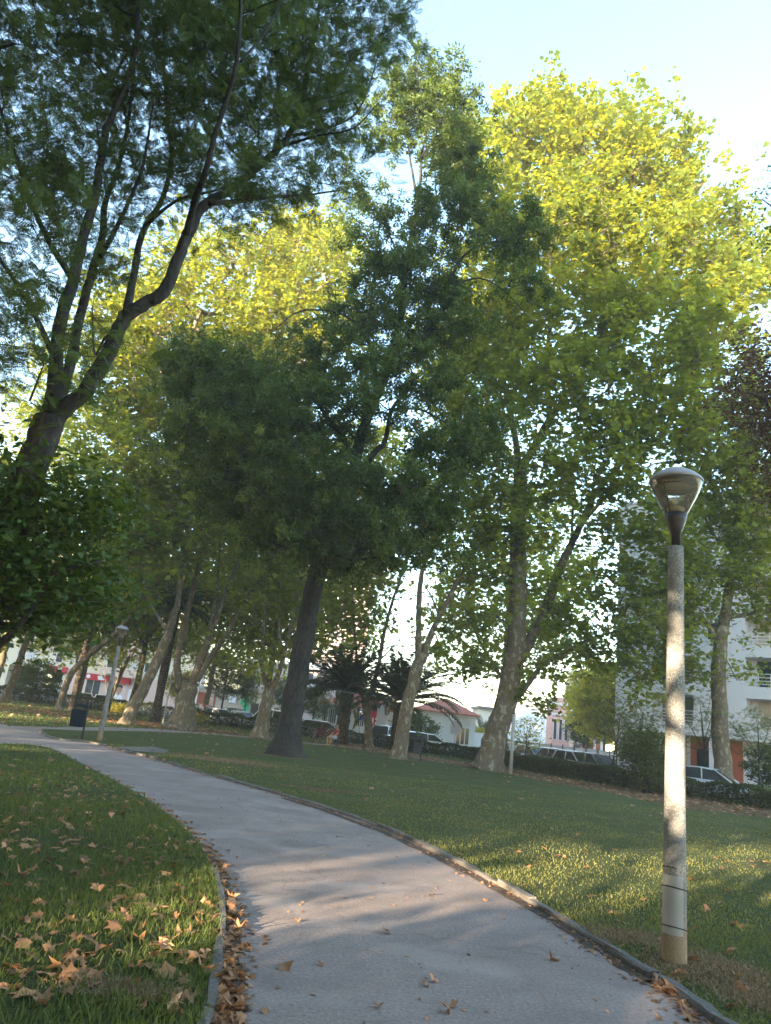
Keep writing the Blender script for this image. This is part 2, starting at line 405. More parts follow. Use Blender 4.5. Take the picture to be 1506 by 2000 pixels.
def rotmats(n, tilt, r=rng, hang=0.0):
    """random leaf frames: normal tilted from up by ~tilt rad, random heading; hang>0 turns the tip downward"""
    az = r.uniform(0, 2 * math.pi, n); tl = np.abs(r.normal(0, tilt, n)); ta = r.uniform(0, 2 * math.pi, n)
    nz = np.stack([np.sin(tl) * np.cos(ta), np.sin(tl) * np.sin(ta), np.cos(tl)], -1)
    y = np.stack([np.cos(az), np.sin(az), np.full(n, -hang) + r.normal(0, .25, n)], -1)
    y -= nz * np.sum(y * nz, 1)[:, None]; y /= np.linalg.norm(y, axis=1)[:, None] + 1e-9
    x = np.cross(y, nz)
    return np.stack([x, y, nz], -1)
def leaves(g, pos, kind, size, tilt=.8, hang=.3, r=rng, tone=None, szvar=.36, mi=0):
    T, Fc = LEAF[kind]; n = len(pos)
    if n == 0: return
    R = rotmats(n, tilt, r, hang); s = size * np.clip(r.normal(1, szvar, n), .45, 1.7)
    v = np.einsum('nij,kj->nki', R, T) * s[:, None, None] + pos[:, None, :]
    f = (np.arange(n)[:, None, None] * len(T) + Fc[None]).reshape(-1, Fc.shape[1])
    tn = r.uniform(0, 1, n) if tone is None else tone
    g.add(v.reshape(-1, 3), f, mi, np.repeat(tn, len(Fc)))

# ------------------------------------------------------------------ trees
def smoothline(p, k=4):
    p = np.asarray(p, float)
    if len(p) < 3: k = max(k, 4)
    out = []
    q = np.vstack([2 * p[0] - p[1], p, 2 * p[-1] - p[-2]])
    for i in range(1, len(q) - 2):
        for t in np.arange(k) / k:
            a, b, c, d = q[i - 1], q[i], q[i + 1], q[i + 2]
            out.append(.5 * ((2 * b) + (c - a) * t + (2 * a - 5 * b + 4 * c - d) * t * t + (3 * b - a - 3 * c + d) * t ** 3))
    out.append(p[-1]); return np.array(out)

def tree(name, label, base_px, limbs, blobs, bark, leaf, leafmat_, size, nclu, nleaf, group=None, Y=None, spread=.7, tilt=.8, hang=.35,
         flare=1.7, cat='tree', seed=1, twig=.012, crown='crown', minz=None, depth=1.0, shell=.35, base_xyz=None, clump=None, rs=1.0):
    """limbs: list of (points [(px,py[,dY])], r0, r1) - the first is the trunk; blobs: (px,py,rx,ry[,dY[,weight]]) in photo pixels, or with base_xyz real metres"""
    r = np.random.default_rng(seed)
    if base_xyz is None:
        if Y is None: b = G(*base_px)
        else: b = P(base_px[0], base_px[1], Y); b[2] = 0
        Y0 = b[1]
        def W(p):
            return P(p[0], p[1], Y0 + (p[2] if len(p) > 2 else 0))
    else:
        b = np.array(base_xyz, float); W = lambda p: np.array(p, float) + b
        Y0 = b[1]
    root = empty(name, b, label, cat, group)
    gt = Geo(); nodes = []; nrad = []
    for li, (pts, r0, r1) in enumerate(limbs):
        r0 *= rs; r1 *= rs
        p = np.array([W(q) for q in pts])
        if li == 0: p[0] = b + np.array([0, 0, -.15])
        L = smoothline(p, 5)
        if li > 0 or True:
            wob = r.normal(0, 1, (len(L), 3)); wob[0] = wob[-1] = 0
            L = L + wob * (r0 * .05)
        tpar = np.linspace(0, 1, len(L)); rad = r0 + (r1 - r0) * tpar ** .85
        lob = None
        n = 14 if r0 > .25 else (9 if r0 > .08 else 6)
        if li == 0:
            # densify the foot for a root flare
            foot = np.array([L[0] + (L[1] - L[0]) * t for t in np.linspace(0, 1, 6)[:-1]]); L = np.vstack([foot, L[1:]])
            dist = np.concatenate([[0], np.cumsum(np.linalg.norm(np.diff(L, axis=0), axis=1))])
            rad = r0 + (r1 - r0) * (dist / dist[-1]) ** .85
            fl = np.exp(-dist / (r0 * 1.1)) * (flare - 1)
            rad = rad * (1 + fl)
            aa = np.arange(n) * 2 * math.pi / n
            lob = 1 + fl[:, None] * .28 * np.sin(aa * 4 + seed)[None, :] + .03 * r.normal(size=(len(L), n))
        else:
            lob = 1 + .05 * r.normal(size=(len(L), n))
        gt.tube(L, rad, n, 0, True, lob)
        k0 = int(len(L) * (.45 if li == 0 else .22))
        nodes += list(L[k0:]); nrad += list(rad[k0:])
    # clusters
    C = []; CW = []
    for bl in blobs:
        if base_xyz is None:
            px, py, rx, ry = bl[:4]; dY = bl[4] if len(bl) > 4 else 0; w = bl[5] if len(bl) > 5 else 1
            c = P(px, py, Y0 + dY); m = mpp(c); R_ = np.array([rx * m, (rx + ry) * .5 * m * depth, ry * m])
            # ellipsoid aligned to the picture's up
        else:
            c = np.array(bl[:3]) + b; R_ = np.array(bl[3:6]); w = bl[6] if len(bl) > 6 else 1
        C.append((c, R_)); CW.append(w * (R_[0] * R_[1] * R_[2]) ** .72)
    CW = np.array(CW) / sum(CW); cl = []
    ups = np.array([math.sin(RO) * 0, 0, 1])
    for _ in range(nclu):
        best = None; bd = -1
        for _t in range(4):
            c, R_ = C[r.choice(len(C), p=CW)]
            d = r.normal(size=3); d /= np.linalg.norm(d)
            q = c + d * R_ * (shell + (1 - shell) * r.random()) ** .6
            if q[2] < (minz if minz is not None else 1.2): continue
            dd = min((np.sum((q - x) ** 2) for x in cl[-140:]), default=9)
            if dd > bd: bd, best = dd, q
        if best is not None: cl.append(best)
    cl = np.array(cl)
    nodes = np.array(nodes); nrad = np.array(nrad)
    nl = len(nodes)
    if nl == 0: nodes = np.array([b + (0, 0, .3)]); nrad = np.array([.03]); nl = 1
    cap = nl + len(cl) * 9 + 8
    ND = np.zeros((cap, 3)); ND[:nl] = nodes; par = np.full(cap, -1); cnt = np.zeros(cap); cn = nl
    order = np.argsort([np.min(np.sum((nodes - c) ** 2, 1)) for c in cl])
    paths = []
    for i in order:
        c = cl[i]; d = ND[:cn] - c
        dist = np.sqrt((d ** 2).sum(1)) + .8 * np.maximum(0, d[:, 2] + .2)
        j = int(np.argmin(dist)); p0 = ND[j]; v = c - p0; Ld = np.linalg.norm(v)
        m = int(np.clip(Ld / .55, 2, 8))
        t = np.linspace(0, 1, m + 1)[1:, None]
        bow = np.array([r.normal(0, .12), r.normal(0, .12), -.10]) * Ld
        pts = p0 + v * t + bow * (t * (1 - t)) * 2 + r.normal(0, .025 * Ld, (m, 3)) * (t < 1)
        ids = np.arange(cn, cn + m); ND[ids] = pts; par[ids] = np.concatenate([[j], ids[:-1]]); cn += m
        paths.append((j, ids))
    for j, ids in paths: cnt[ids[-1]] += 1
    for k in range(cn - 1, nl - 1, -1): cnt[par[k]] += cnt[k]
    gl = Geo(); allp = []; alld = []
    for j, ids in paths:
        pts = np.vstack([ND[j], ND[ids]]); rr = twig * np.maximum(cnt[ids], 1) ** .52
        r0 = min(rr[0] * 1.15, nrad[j] * .9) if j < nl else rr[0] * 1.05
        gt.tube(pts, np.concatenate([[r0], rr * np.concatenate([np.ones(len(rr) - 1), [.5]])]), 5 if rr[0] > .03 else 4, 0, False)
        c = pts[-1]; n = max(3, int(nleaf * r.uniform(.6, 1.4)))
        sp = spread * r.uniform(.7, 1.3)
        if clump:   # sub-clumps: tufts on side shoots
            k = max(1, int(clump * r.uniform(.7, 1.3)))
            cc = c + r.normal(0, 1, (k, 3)) * sp * (1, 1, .7)
            for q in cc:
                st = pts[-2] + (c - pts[-2]) * r.uniform(.2, 1)
                gt.tube([st, (st + q) / 2 + r.normal(0, .05, 3), q], [twig * .8, twig * .6, twig * .25], 3, 0, False)
            allp.append(np.repeat(cc, max(1, n // k), 0) + r.normal(0, 1, (k * max(1, n // k), 3)) * sp * .30)
        else:
            q = c + r.normal(0, 1, (n, 3)) * sp * (1, 1, .62)
            allp.append(q)
        alld.append(np.full(len(allp[-1]), r.random()))
    A = np.concatenate(allp); D = np.concatenate(alld)
    keep = A[:, 2] > (.25 if minz is None else min(minz, .25)); A = A[keep]; D = D[keep]
    leaves(gl, A, leaf, size, tilt, hang, r, np.clip(.58 * D + .42 * r.random(len(A)), 0, 1))
    gt.build('trunk', bark if isinstance(bark, str) else bark, root, True, b)
    gl.build(crown, leafmat_, root, False, b, True)
    return root

# ------------------------------------------------------------------ light and sky
SUN_EL = math.radians(9.3); SUN_AZ = math.radians(34)      # the sun stands low behind the camera, to the left
w = bpy.data.worlds.new('World'); sc.world = w; w.use_nodes = True
t = w.node_tree; bg = t.nodes['Background']; sk = t.nodes.new('ShaderNodeTexSky'); sk.sky_type = 'NISHITA'
sk.sun_disc = False; sk.sun_elevation = SUN_EL; sk.sun_rotation = math.pi + SUN_AZ
sk.air_density = 1.0; sk.dust_density = .25; sk.ozone_density = 1.6
t.links.new(mix(t, 1.0, sk.outputs[0], (.96, .985, .945), 'MULTIPLY'), bg.inputs[0]); bg.inputs[1].default_value = .142
sd = bpy.data.lights.new('sun', 'SUN'); so = bpy.data.objects.new('sun', sd); col.objects.link(so)
sd.energy = 5.0; sd.angle = math.radians(.5); sd.color = (1.0, .82, .56)
ld = Vector((math.sin(SUN_AZ) * math.cos(SUN_EL), math.cos(SUN_AZ) * math.cos(SUN_EL), -math.sin(SUN_EL)))
so.rotation_euler = ld.to_track_quat('-Z', 'Y').to_euler(); so.location = (-30, -40, 40)
vs = sc.view_settings; vs.view_transform = 'Standard'; vs.look = 'None'; vs.gamma = 1; vs.exposure = 3.2
sc.cycles.max_bounces = 7; sc.cycles.diffuse_bounces = 3; sc.cycles.glossy_bounces = 2; sc.cycles.transmission_bounces = 4
sc.cycles.transparent_max_bounces = 8; sc.cycles.use_denoising = True
sc.cycles.caustics_reflective = False; sc.cycles.caustics_refractive = False

# ------------------------------------------------------------------ ground
def gpts(l): return np.array([G(*p)[:2] for p in l])
def sheet(name, xy, z, mat, kind='structure', jit=0, sub=0):
    xy = np.asarray(xy, float)
    if sub:
        out = []
        for a, b in zip(xy, np.roll(xy, -1, 0)):
            k = max(1, int(np.linalg.norm(b - a) / sub))
            out += [a + (b - a) * i / k for i in range(k)]
        xy = np.array(out); xy = xy + rng.normal(0, jit, xy.shape)
    v = np.column_stack([xy, np.full(len(xy), z)])
    g = Geo(); g.add(v, [tuple(range(len(v)))])
    o = g.build(name, mat)
    me = o.data
    if me.polygons[0].normal.z < 0: me.flip_normals()
    o['kind'] = kind; return o
def inside(poly, q):
    x, y = q[:, 0], q[:, 1]; r = np.zeros(len(q), bool); n = len(poly)
    for i in range(n):
        x1, y1 = poly[i]; x2, y2 = poly[(i + 1) % n]
        c = ((y1 > y) != (y2 > y)); xx = (x2 - x1) * (y - y1) / (y2 - y1 + 1e-12) + x1
        r ^= c & (x < xx)
    return r
RE = [(1400, 2000), (1330, 1943), (1200, 1862), (1060, 1775), (900, 1688), (760, 1623), (640, 1580), (560, 1556), (460, 1528), (370, 1503), (300, 1482), (250, 1470), (205, 1457), (165, 1450), (120, 1446), (95, 1440)]
LE = [(402, 2000), (415, 1930), (426, 1850), (430, 1800), (425, 1740), (408, 1690), (385, 1650), (340, 1605), (280, 1560), (200, 1515), (140, 1484), (100, 1464), (60, 1457), (0, 1455), (-150, 1455)]
re = np.vstack([[(4.6, -30), (3.4, 2.5)], smoothline(np.column_stack([gpts(RE), np.zeros(len(RE))]), 4)[:, :2]])
le = np.vstack([[(-.9, -30), (-.62, 2.5)], smoothline(np.column_stack([gpts(LE), np.zeros(len(LE))]), 4)[:, :2]])
corner = gpts([(80, 1431), (84, 1425)])
farp = gpts([(150, 1428), (300, 1430), (420, 1438), (500, 1446), (600, 1457), (660, 1461), (780, 1478), (1000, 1515), (1160, 1545), (1330, 1580), (1506, 1600)])
lawnR = np.vstack([re, corner, farp, [(30, 25), (30, -30)]])
lawnL = np.vstack([le, [(-60, 21), (-60, -30)]])
pathP = np.vstack([re, corner, gpts([(40, 1420), (0, 1413), (-200, 1395)]), [(-60, 29)], [(-60, 22)], le[::-1]])
sheet('ground', [(-700, -300), (700, -300), (700, 900), (-700, 900)], -.02, 'soil')
sheet('path', pathP, .0, 'asphalt_path')
sheet('lawn', lawnR, .035, 'turf')
sheet('lawn', lawnL, .03, 'turf')
p2 = gpts([(60, 1424), (150, 1426), (250, 1425), (340, 1428), (420, 1434), (500, 1441), (600, 1452), (665, 1457), (720, 1464)])
def ribbon(c, wd):
    T = np.gradient(c, axis=0); T /= np.linalg.norm(T, axis=1)[:, None]; Nn = np.column_stack([-T[:, 1], T[:, 0]])
    return np.vstack([c + Nn * wd / 2, (c - Nn * wd / 2)[::-1]])
litter = gpts([(660, 1459), (780, 1476), (1000, 1514), (1160, 1544), (1330, 1578), (1506, 1599)])
litter = np.vstack([litter, [(30, 26), (32, 33)], gpts([(1506, 1568), (1330, 1556), (1160, 1530), (1000, 1503), (850, 1480), (700, 1453), (600, 1444), (640, 1450)])])
sheet('litter_bed', litter, -.008, 'litter_soil', 'structure', .12, .6)
sheet('footpath', ribbon(p2, 2.2), .004, 'asphalt_path')
cL = G(235, 1408)[:2]
th = np.linspace(0, 2 * math.pi, 40)[:-1]
sheet('litter_bed', np.column_stack([cL[0] + 9 * np.cos(th), cL[1] + 4 * np.sin(th)]), -.008, 'litter_soil', 'structure', .25)
# bare patches
def blob(px, py, rx, ry, z, mat, name='bare_earth', n=160, seed=0):
    r = np.random.default_rng(seed); c = G(px, py)[:2]; a = np.linspace(0, 2 * math.pi, n + 1)[:-1]
    k = 1 + .22 * np.sin(3 * a + seed) + .14 * np.sin(7 * a + 2 * seed) + .10 * np.sin(17 * a + seed) + r.normal(0, .11, n)
    xy = np.column_stack([c[0] + rx * k * np.cos(a), c[1] + ry * k * np.sin(a)]); sheet(name, xy, z, mat); return xy
base_soil = [blob(557, 1479, 1.25, 1.0, .040, 'litter_soil', seed=9), blob(955, 1502, 2.0, 1.3, .044, 'litter_soil', seed=10), blob(780, 1483, 1.5, 1.2, .041, 'litter_soil', seed=11)]
bares = [blob(1400, 1905, .36, .42, .038, 'bare_earth', seed=1), blob(1490, 1962, .24, .22, .040, 'bare_earth', seed=2),
         blob(1225, 1838, .32, .22, .038, 'bare_earth', seed=3), blob(240, 1945, .26, .11, .034, 'bare_earth', seed=4), blob(450, 1489, 1.5, .8, .042, 'litter_soil', seed=5), blob(620, 1545, .8, .4, .042, 'litter_soil', seed=6)]
# brown debris along the left edge of the path
dl = gpts([(402, 2060), (402, 2000), (415, 1930), (426, 1850), (430, 1800), (425, 1740), (408, 1690), (385, 1650), (345, 1607)])
dr = gpts([(470, 2060), (478, 2000), (475, 1940), (472, 1880), (466, 1800), (458, 1750), (435, 1700), (402, 1655), (350, 1610)])
sheet('debris_strip', np.vstack([dl, dr[::-1]]), .005, 'debris', 'structure', .018, .08)
dl = gpts([(1335, 1948), (1200, 1866), (1060, 1779), (900, 1692), (760, 1627), (640, 1583), (560, 1559)]); dr = gpts([(1310, 1949), (1180, 1869), (1045, 1783), (885, 1695), (750, 1629), (632, 1585), (550, 1560)])
sheet('debris_strip', np.vstack([dl, dr[::-1]]), .005, 'debris', 'structure', .014, .15)

def kerb(line, wd, h, name='kerb', stone=.8):
    d = np.concatenate([[0], np.cumsum(np.linalg.norm(np.diff(line, axis=0), axis=1))])
    g = Geo(); s = 0; r = np.random.default_rng(2)
    while s < d[-1] - .1:
        e = min(d[-1], s + stone * r.uniform(.85, 1.15)); off = r.normal(0, .008); hh = h + r.normal(0, .009)
        tt = np.linspace(s + .013, e - .013, 5)
        c = np.column_stack([np.interp(tt, d, line[:, 0]), np.interp(tt, d, line[:, 1])])
        T = np.gradient(c, axis=0); T /= np.linalg.norm(T, axis=1)[:, None]; Nn = np.column_stack([-T[:, 1], T[:, 0]])
        prof = [(-.5, -.05), (-.5, hh - .018), (-.38, hh), (.38, hh), (.5, hh - .018), (.5, -.05)]
        V = []
        for i in range(5):
            for a, z in prof:
                q = c[i] + Nn[i] * (a * wd + off) + r.normal(0, .007, 2); V.append((q[0], q[1], z + r.normal(0, .005)))
        f = [(i * 6 + j, i * 6 + j + 1, (i + 1) * 6 + j + 1, (i + 1) * 6 + j) for i in range(4) for j in range(5)] + [(0, 1, 2, 3, 4, 5)[::-1], tuple(range(24, 30))]
        g.add(V, f); s = e
    o = g.build(name, 'kerb_stone'); o['kind'] = 'structure'; return o
kerb(np.vstack([re[1:], corner]), .10, .047)
kerb(le[1:22], .06, .05, stone=1.2)
pv = gpts([(225, 1462), (300, 1461), (330, 1468), (322, 1474), (262, 1470)])
sheet('paving_slab', pv, .045, 'kerb_stone')

# ------------------------------------------------------------------ grass blades (uncountable)
def fbm(q, s, seed=0):
    r = np.random.default_rng(seed); v = np.zeros(len(q))
    for k in range(6):
        a = r.uniform(0, 6.28); f = s * r.uniform(.6, 2.2); v += np.sin((q[:, 0] * math.cos(a) + q[:, 1] * math.sin(a)) * f + r.uniform(0, 6.28))
    return v / 6
def blades(name, poly, bands, h, lab, holes=(), z0=.03, mat='grass_blade'):
    g = Geo(); r = np.random.default_rng(9)
    for (y0, y1, dens, wmul) in bands:
        xm = y1 * .62 + 1.0
        n = int(dens * (2 * xm) * (y1 - y0)); q = np.column_stack([r.uniform(-xm, xm, n), r.uniform(y0, y1, n)])
        q = q[inside(poly, q)]
        th_ = fbm(q, 1.6, 4); keep = r.random(len(q)) < np.clip(.85 + 1.1 * th_, .3, 1)
        q = q[keep]; tf = fbm(q, .9, 8)
        for hp in holes:
            ins = inside(hp, q); k2 = ~ins | (r.random(len(q)) < .38); q = q[k2]; tf = tf[k2]
        n = len(q)
        if not n: continue
        hh = h * np.clip(r.normal(1, .35, n), .3, 2) * (1 + .35 * fbm(q, 2.5, 6)); a = r.uniform(0, 6.283, n); wd = .0026 * wmul * r.uniform(.7, 1.5, n)
        lean = hh * r.uniform(.1, 1.0, n); b = r.uniform(0, 6.283, n)
        u = np.column_stack([np.cos(a), np.sin(a)]) * wd[:, None]; l = np.column_stack([np.cos(b), np.sin(b)]) * lean[:, None]
        def row(k, z, off): return np.column_stack([q + u * k + l * off, z0 - .004 + z])
        v = np.stack([row(-1, 0 * hh, 0), row(1, 0 * hh, 0), row(.8, hh * .55, .35), row(-.8, hh * .55, .35), row(.12, hh, 1), row(-.12, hh, 1)], 1)
        f = (np.arange(n)[:, None, None] * 6 + np.array([[0, 1, 2, 3], [3, 2, 4, 5]])[None]).reshape(-1, 4)
        g.add(v.reshape(-1, 3), f, 0, np.repeat(np.clip(.5 * r.random(n) + .25 + .4 * tf, 0, 1), 2))
    o = g.build(name, mat, None, False, None, True); o['kind'] = 'stuff'; o['label'] = lab
BANDS = [(2.2, 4.2, 1500, 1.3), (4.2, 6, 2600, 1.3), (6, 8.5, 1700, 1.5), (8.5, 12, 800, 2.2), (12, 18, 260, 3.2), (18, 27, 80, 5)]
blades('grass', lawnL, BANDS, .050, 'long green grass left of the path', [bares[3]])
blades('grass', lawnR, BANDS, .028, 'short mown grass right of the path', bares[:3] + bares[4:] + base_soil, mat='mown_grass')
# dry yellowed grass round the bare spots
g = Geo(); r = np.random.default_rng(77)
for (px, py, sx, sy, n) in ((1400, 1905, .34, .42, 8500), (1490, 1962, .26, .24, 4200), (1225, 1838, .34, .26, 2600), (240, 1945, .3, .14, 2200), (450, 1489, 1.5, .8, 2600), (1290, 1905, .3, .25, 1500)):
    c = G(px, py)[:2]; q = c + r.normal(0, .62, (n, 2)) * (sx, sy); q = q[~inside(pathP, q)]; n = len(q)
    a = r.uniform(0, 6.28, n); h_ = r.uniform(.006, .032, n); u = np.column_stack([np.cos(a), np.sin(a)]) * (.0035 + .0004 * c[1]); tip = q + r.normal(0, .022, (n, 2))
    v = np.stack([np.column_stack([q - u, np.full(n, .034)]), np.column_stack([q + u, np.full(n, .034)]), np.column_stack([tip, .036 + h_])], 1)
    g.add(v.reshape(-1, 3), np.arange(n * 3).reshape(-1, 3), 0, r.random(n) * .9)
o = g.build('grass', 'straw', None, False, None, True); o['kind'] = 'stuff'; o['label'] = 'dry yellowed grass round bare spots of the lawn'

# ------------------------------------------------------------------ fallen leaves
def dry_leaf_mesh(seed):
    r = np.random.default_rng(seed); p = LEAF['plane'][0][:, :2] * r.uniform(.85, 1.15, (12, 1))
    cu = r.uniform(-2.0, 2.0, 2); p = p * r.uniform(.7, 1.2, (1, 2)); k0 = r.integers(0, 12); p[[k0, (k0 + 1) % 12, (k0 + 2) % 12]] *= r.uniform(.45, 1); rim = np.column_stack([p, .22 * np.abs(cu[0]) * (p[:, 0] ** 2) * 3 * np.sign(cu[0]) + cu[1] * .5 * p[:, 1] ** 2 + r.normal(0, .11, 12)])
    mid = rim * .5 + np.column_stack([np.zeros((12, 2)), r.normal(0, .03, 12)])
    c = np.array([[0, -.05, 0]]); st = np.array([[.012, -.42, .02], [-.012, -.42, .02], [-.05, -.95, .1], [-.03, -.96, .1]])
    V = np.vstack([rim, mid, c, st]); V[:, 2] -= V[:, 2].min(); V[:, 2] *= .8
    f = [(i, (i + 1) % 12, 12 + (i + 1) % 12, 12 + i) for i in range(12)] + [(12 + i, 12 + (i + 1) % 12, 24) for i in range(12)] + [(25, 26, 27, 28)]
    g = Geo(); g.add(V, f, 0, r.uniform(.1, .95)); return g
LV = []
for i in range(14):
    o = dry_leaf_mesh(40 + i).build('fallen_leaf', 'dry_leaf', None, True, None, True); LV.append(o)
spots = []
r = np.random.default_rng(21)
def scatter(polypx, n, lab, z, smin=.085, smax=.155, yb=1.0):
    poly = np.array(polypx, float); lo = poly.min(0); hi = poly.max(0); k = 0
    while k < n:
        q = np.array([r.uniform(lo[0], hi[0]), lo[1] + (hi[1] - lo[1]) * r.random() ** yb])
        if inside(poly, q[None])[0]:
            p = G(*q); spots.append((p[0], p[1], z, r.uniform(smin, smax), lab)); k += 1
scatter([(0, 1620), (300, 1620), (390, 1690), (418, 1740), (422, 1800), (418, 1850), (405, 1930), (395, 2000), (0, 2000)], 132, 'curled brown plane leaf lying on the long grass left of the path', .04, .08, .155)
scatter([(0, 1490), (120, 1490), (270, 1570), (330, 1620), (0, 1640)], 34, 'small pale brown leaf on the far part of the left lawn', .05)
scatter([(412, 1690), (440, 1690), (468, 1800), (470, 2000), (410, 2000), (428, 1860), (432, 1800)], 66, 'dry brown leaf heaped against the left edge of the path', .012)
scatter([(500, 1700), (800, 1640), (1250, 1940), (1150, 1990), (520, 1990)], 12, 'lone brown leaf lying on the open grey path', .006, .06, .12)
scatter([(1160, 1845), (1200, 1866), (1400, 2000), (1350, 2000), (1240, 1915)], 10, 'curled brown leaf at the foot of the right kerb', .01)
scatter([(800, 1600), (1500, 1640), (1500, 1990), (1420, 1990), (1060, 1765), (920, 1685)], 44, 'tan plane leaf lying on the short right lawn', .045, .07, .12, .8)
for i, (x, y, z, s, lab) in enumerate(spots):
    src = LV[i % 14]; o = src if i < 14 else src.copy()
    if i >= 14: col.objects.link(o)
    o.location = (x, y, z); o.scale = (s * r.uniform(.7, 1.05), s, s * r.uniform(.6, 1.3)); o.rotation_euler = (r.normal(0, .33), r.normal(0, .33), r.uniform(0, 6.28))
    tagit(o, lab, 'leaf', 'fallen plane leaves')
# the countless rest
g = Geo()
q = np.column_stack([r.uniform(-6.5, -.5, 900), 4.6 + 11 * r.random(900) ** 1.3]); q = q[inside(lawnL, q) & (fbm(q, 1.2, 3) > -.35)]; leaves(g, np.column_stack([q, r.uniform(.03, .06, len(q))]), 'plane', .105, .35, 0, r)
q = re[1:][r.integers(0, 50, 1500)] + r.normal(0, .10, (1500, 2)) - (.10, .04); q = q[inside(pathP, q)]; leaves(g, np.column_stack([q, np.full(len(q), .008)]), 'plane8', .035, .4, 0, r)
q = le[1:][r.integers(0, 40, 1800)] + np.abs(r.normal(0, .09, (1800, 1))) * (1, .2) + r.normal(0, .05, (1800, 2)); q = q[inside(pathP, q)]; leaves(g, np.column_stack([q, np.full(len(q), .010)]), 'plane8', .045, .4, 0, r)
q = np.column_stack([r.uniform(-6, 4, 900), r.uniform(3, 16, 900)]); q = q[inside(pathP, q)]; leaves(g, np.column_stack([q, np.full(len(q), .006)]), 'plane8', .028, .4, 0, r)
def litter_pts(poly, n):
    lo, hi = poly.min(0), poly.max(0); q = r.uniform(lo, hi, (n * 2, 2)); return q[inside(poly, q)][:n]
q = litter_pts(litter, 5200); leaves(g, np.column_stack([q, np.full(len(q), .012)]), 'plane8', .15, .35, 0, r)
q = litter_pts(lawnR, 1500); d = q[:, 1]; q = q[(d > 9) & (r.random(len(q)) < .8)]; leaves(g, np.column_stack([q, np.full(len(q), .06)]), 'plane8', .10, .4, 0, r)
q = np.column_stack([cL[0] + r.normal(0, 5, 2200), cL[1] + r.normal(0, 2.6, 2200)]); q = q[~inside(pathP, q)]; leaves(g, np.column_stack([q, np.full(len(q), .05)]), 'plane8', .15, .35, 0, r)
q = np.column_stack([r.uniform(-34, -8, 1500), r.uniform(30, 70, 1500)]); leaves(g, np.column_stack([q, np.full(len(q), .02)]), 'plane8', .15, .35, 0, r)
q = litter_pts(lawnL, 5000); q = q[(q[:, 1] > 6)]; leaves(g, np.column_stack([q, np.full(len(q), .05)]), 'plane8', .11, .4, 0, r)
o = g.build('leaf_litter', 'dry_leaf', None, False, None, True); o['kind'] = 'stuff'; o['label'] = 'brown leaf litter strewn under the trees'
# far lawn beyond the footpath, mown verge in front of the hedge
g = Geo(); rr_ = np.random.default_rng(4)
n = 26000; q = np.column_stack([rr_.uniform(-42, 18, n), rr_.uniform(27, 76, n)])
q = q[~inside(lawnR, q) & ~inside(pathP, q) & ~inside(ribbon(p2, 2.2), q) & (~inside(litter, q))]
q = q[(q[:, 1] < np.interp(q[:, 0], [-60, -34, -20, -7, 0, 7.7, 11.9, 13.9, 17], [80, 75, 72, 67, 64, 56, 44.8, 39, 36]) + 1)]
n = len(q); a = rr_.uniform(0, 6.28, n); hgt = rr_.uniform(.03, .09, n); u = np.column_stack([np.cos(a), np.sin(a)]) * .035
v = np.stack([np.column_stack([q - u, np.full(n, -.02)]), np.column_stack([q + u, np.full(n, -.02)]), np.column_stack([q + rr_.normal(0, .03, (n, 2)), hgt])], 1)
g.add(v.reshape(-1, 3), np.arange(n * 3).reshape(-1, 3), 0, rr_.random(n)); o = g.build('grass', 'grass_blade', None, False, None, True); o['kind'] = 'stuff'; o['label'] = 'thin grass under the far trees'

# ------------------------------------------------------------------ the trees
EVERY = dict(bark='furrowed_bark')
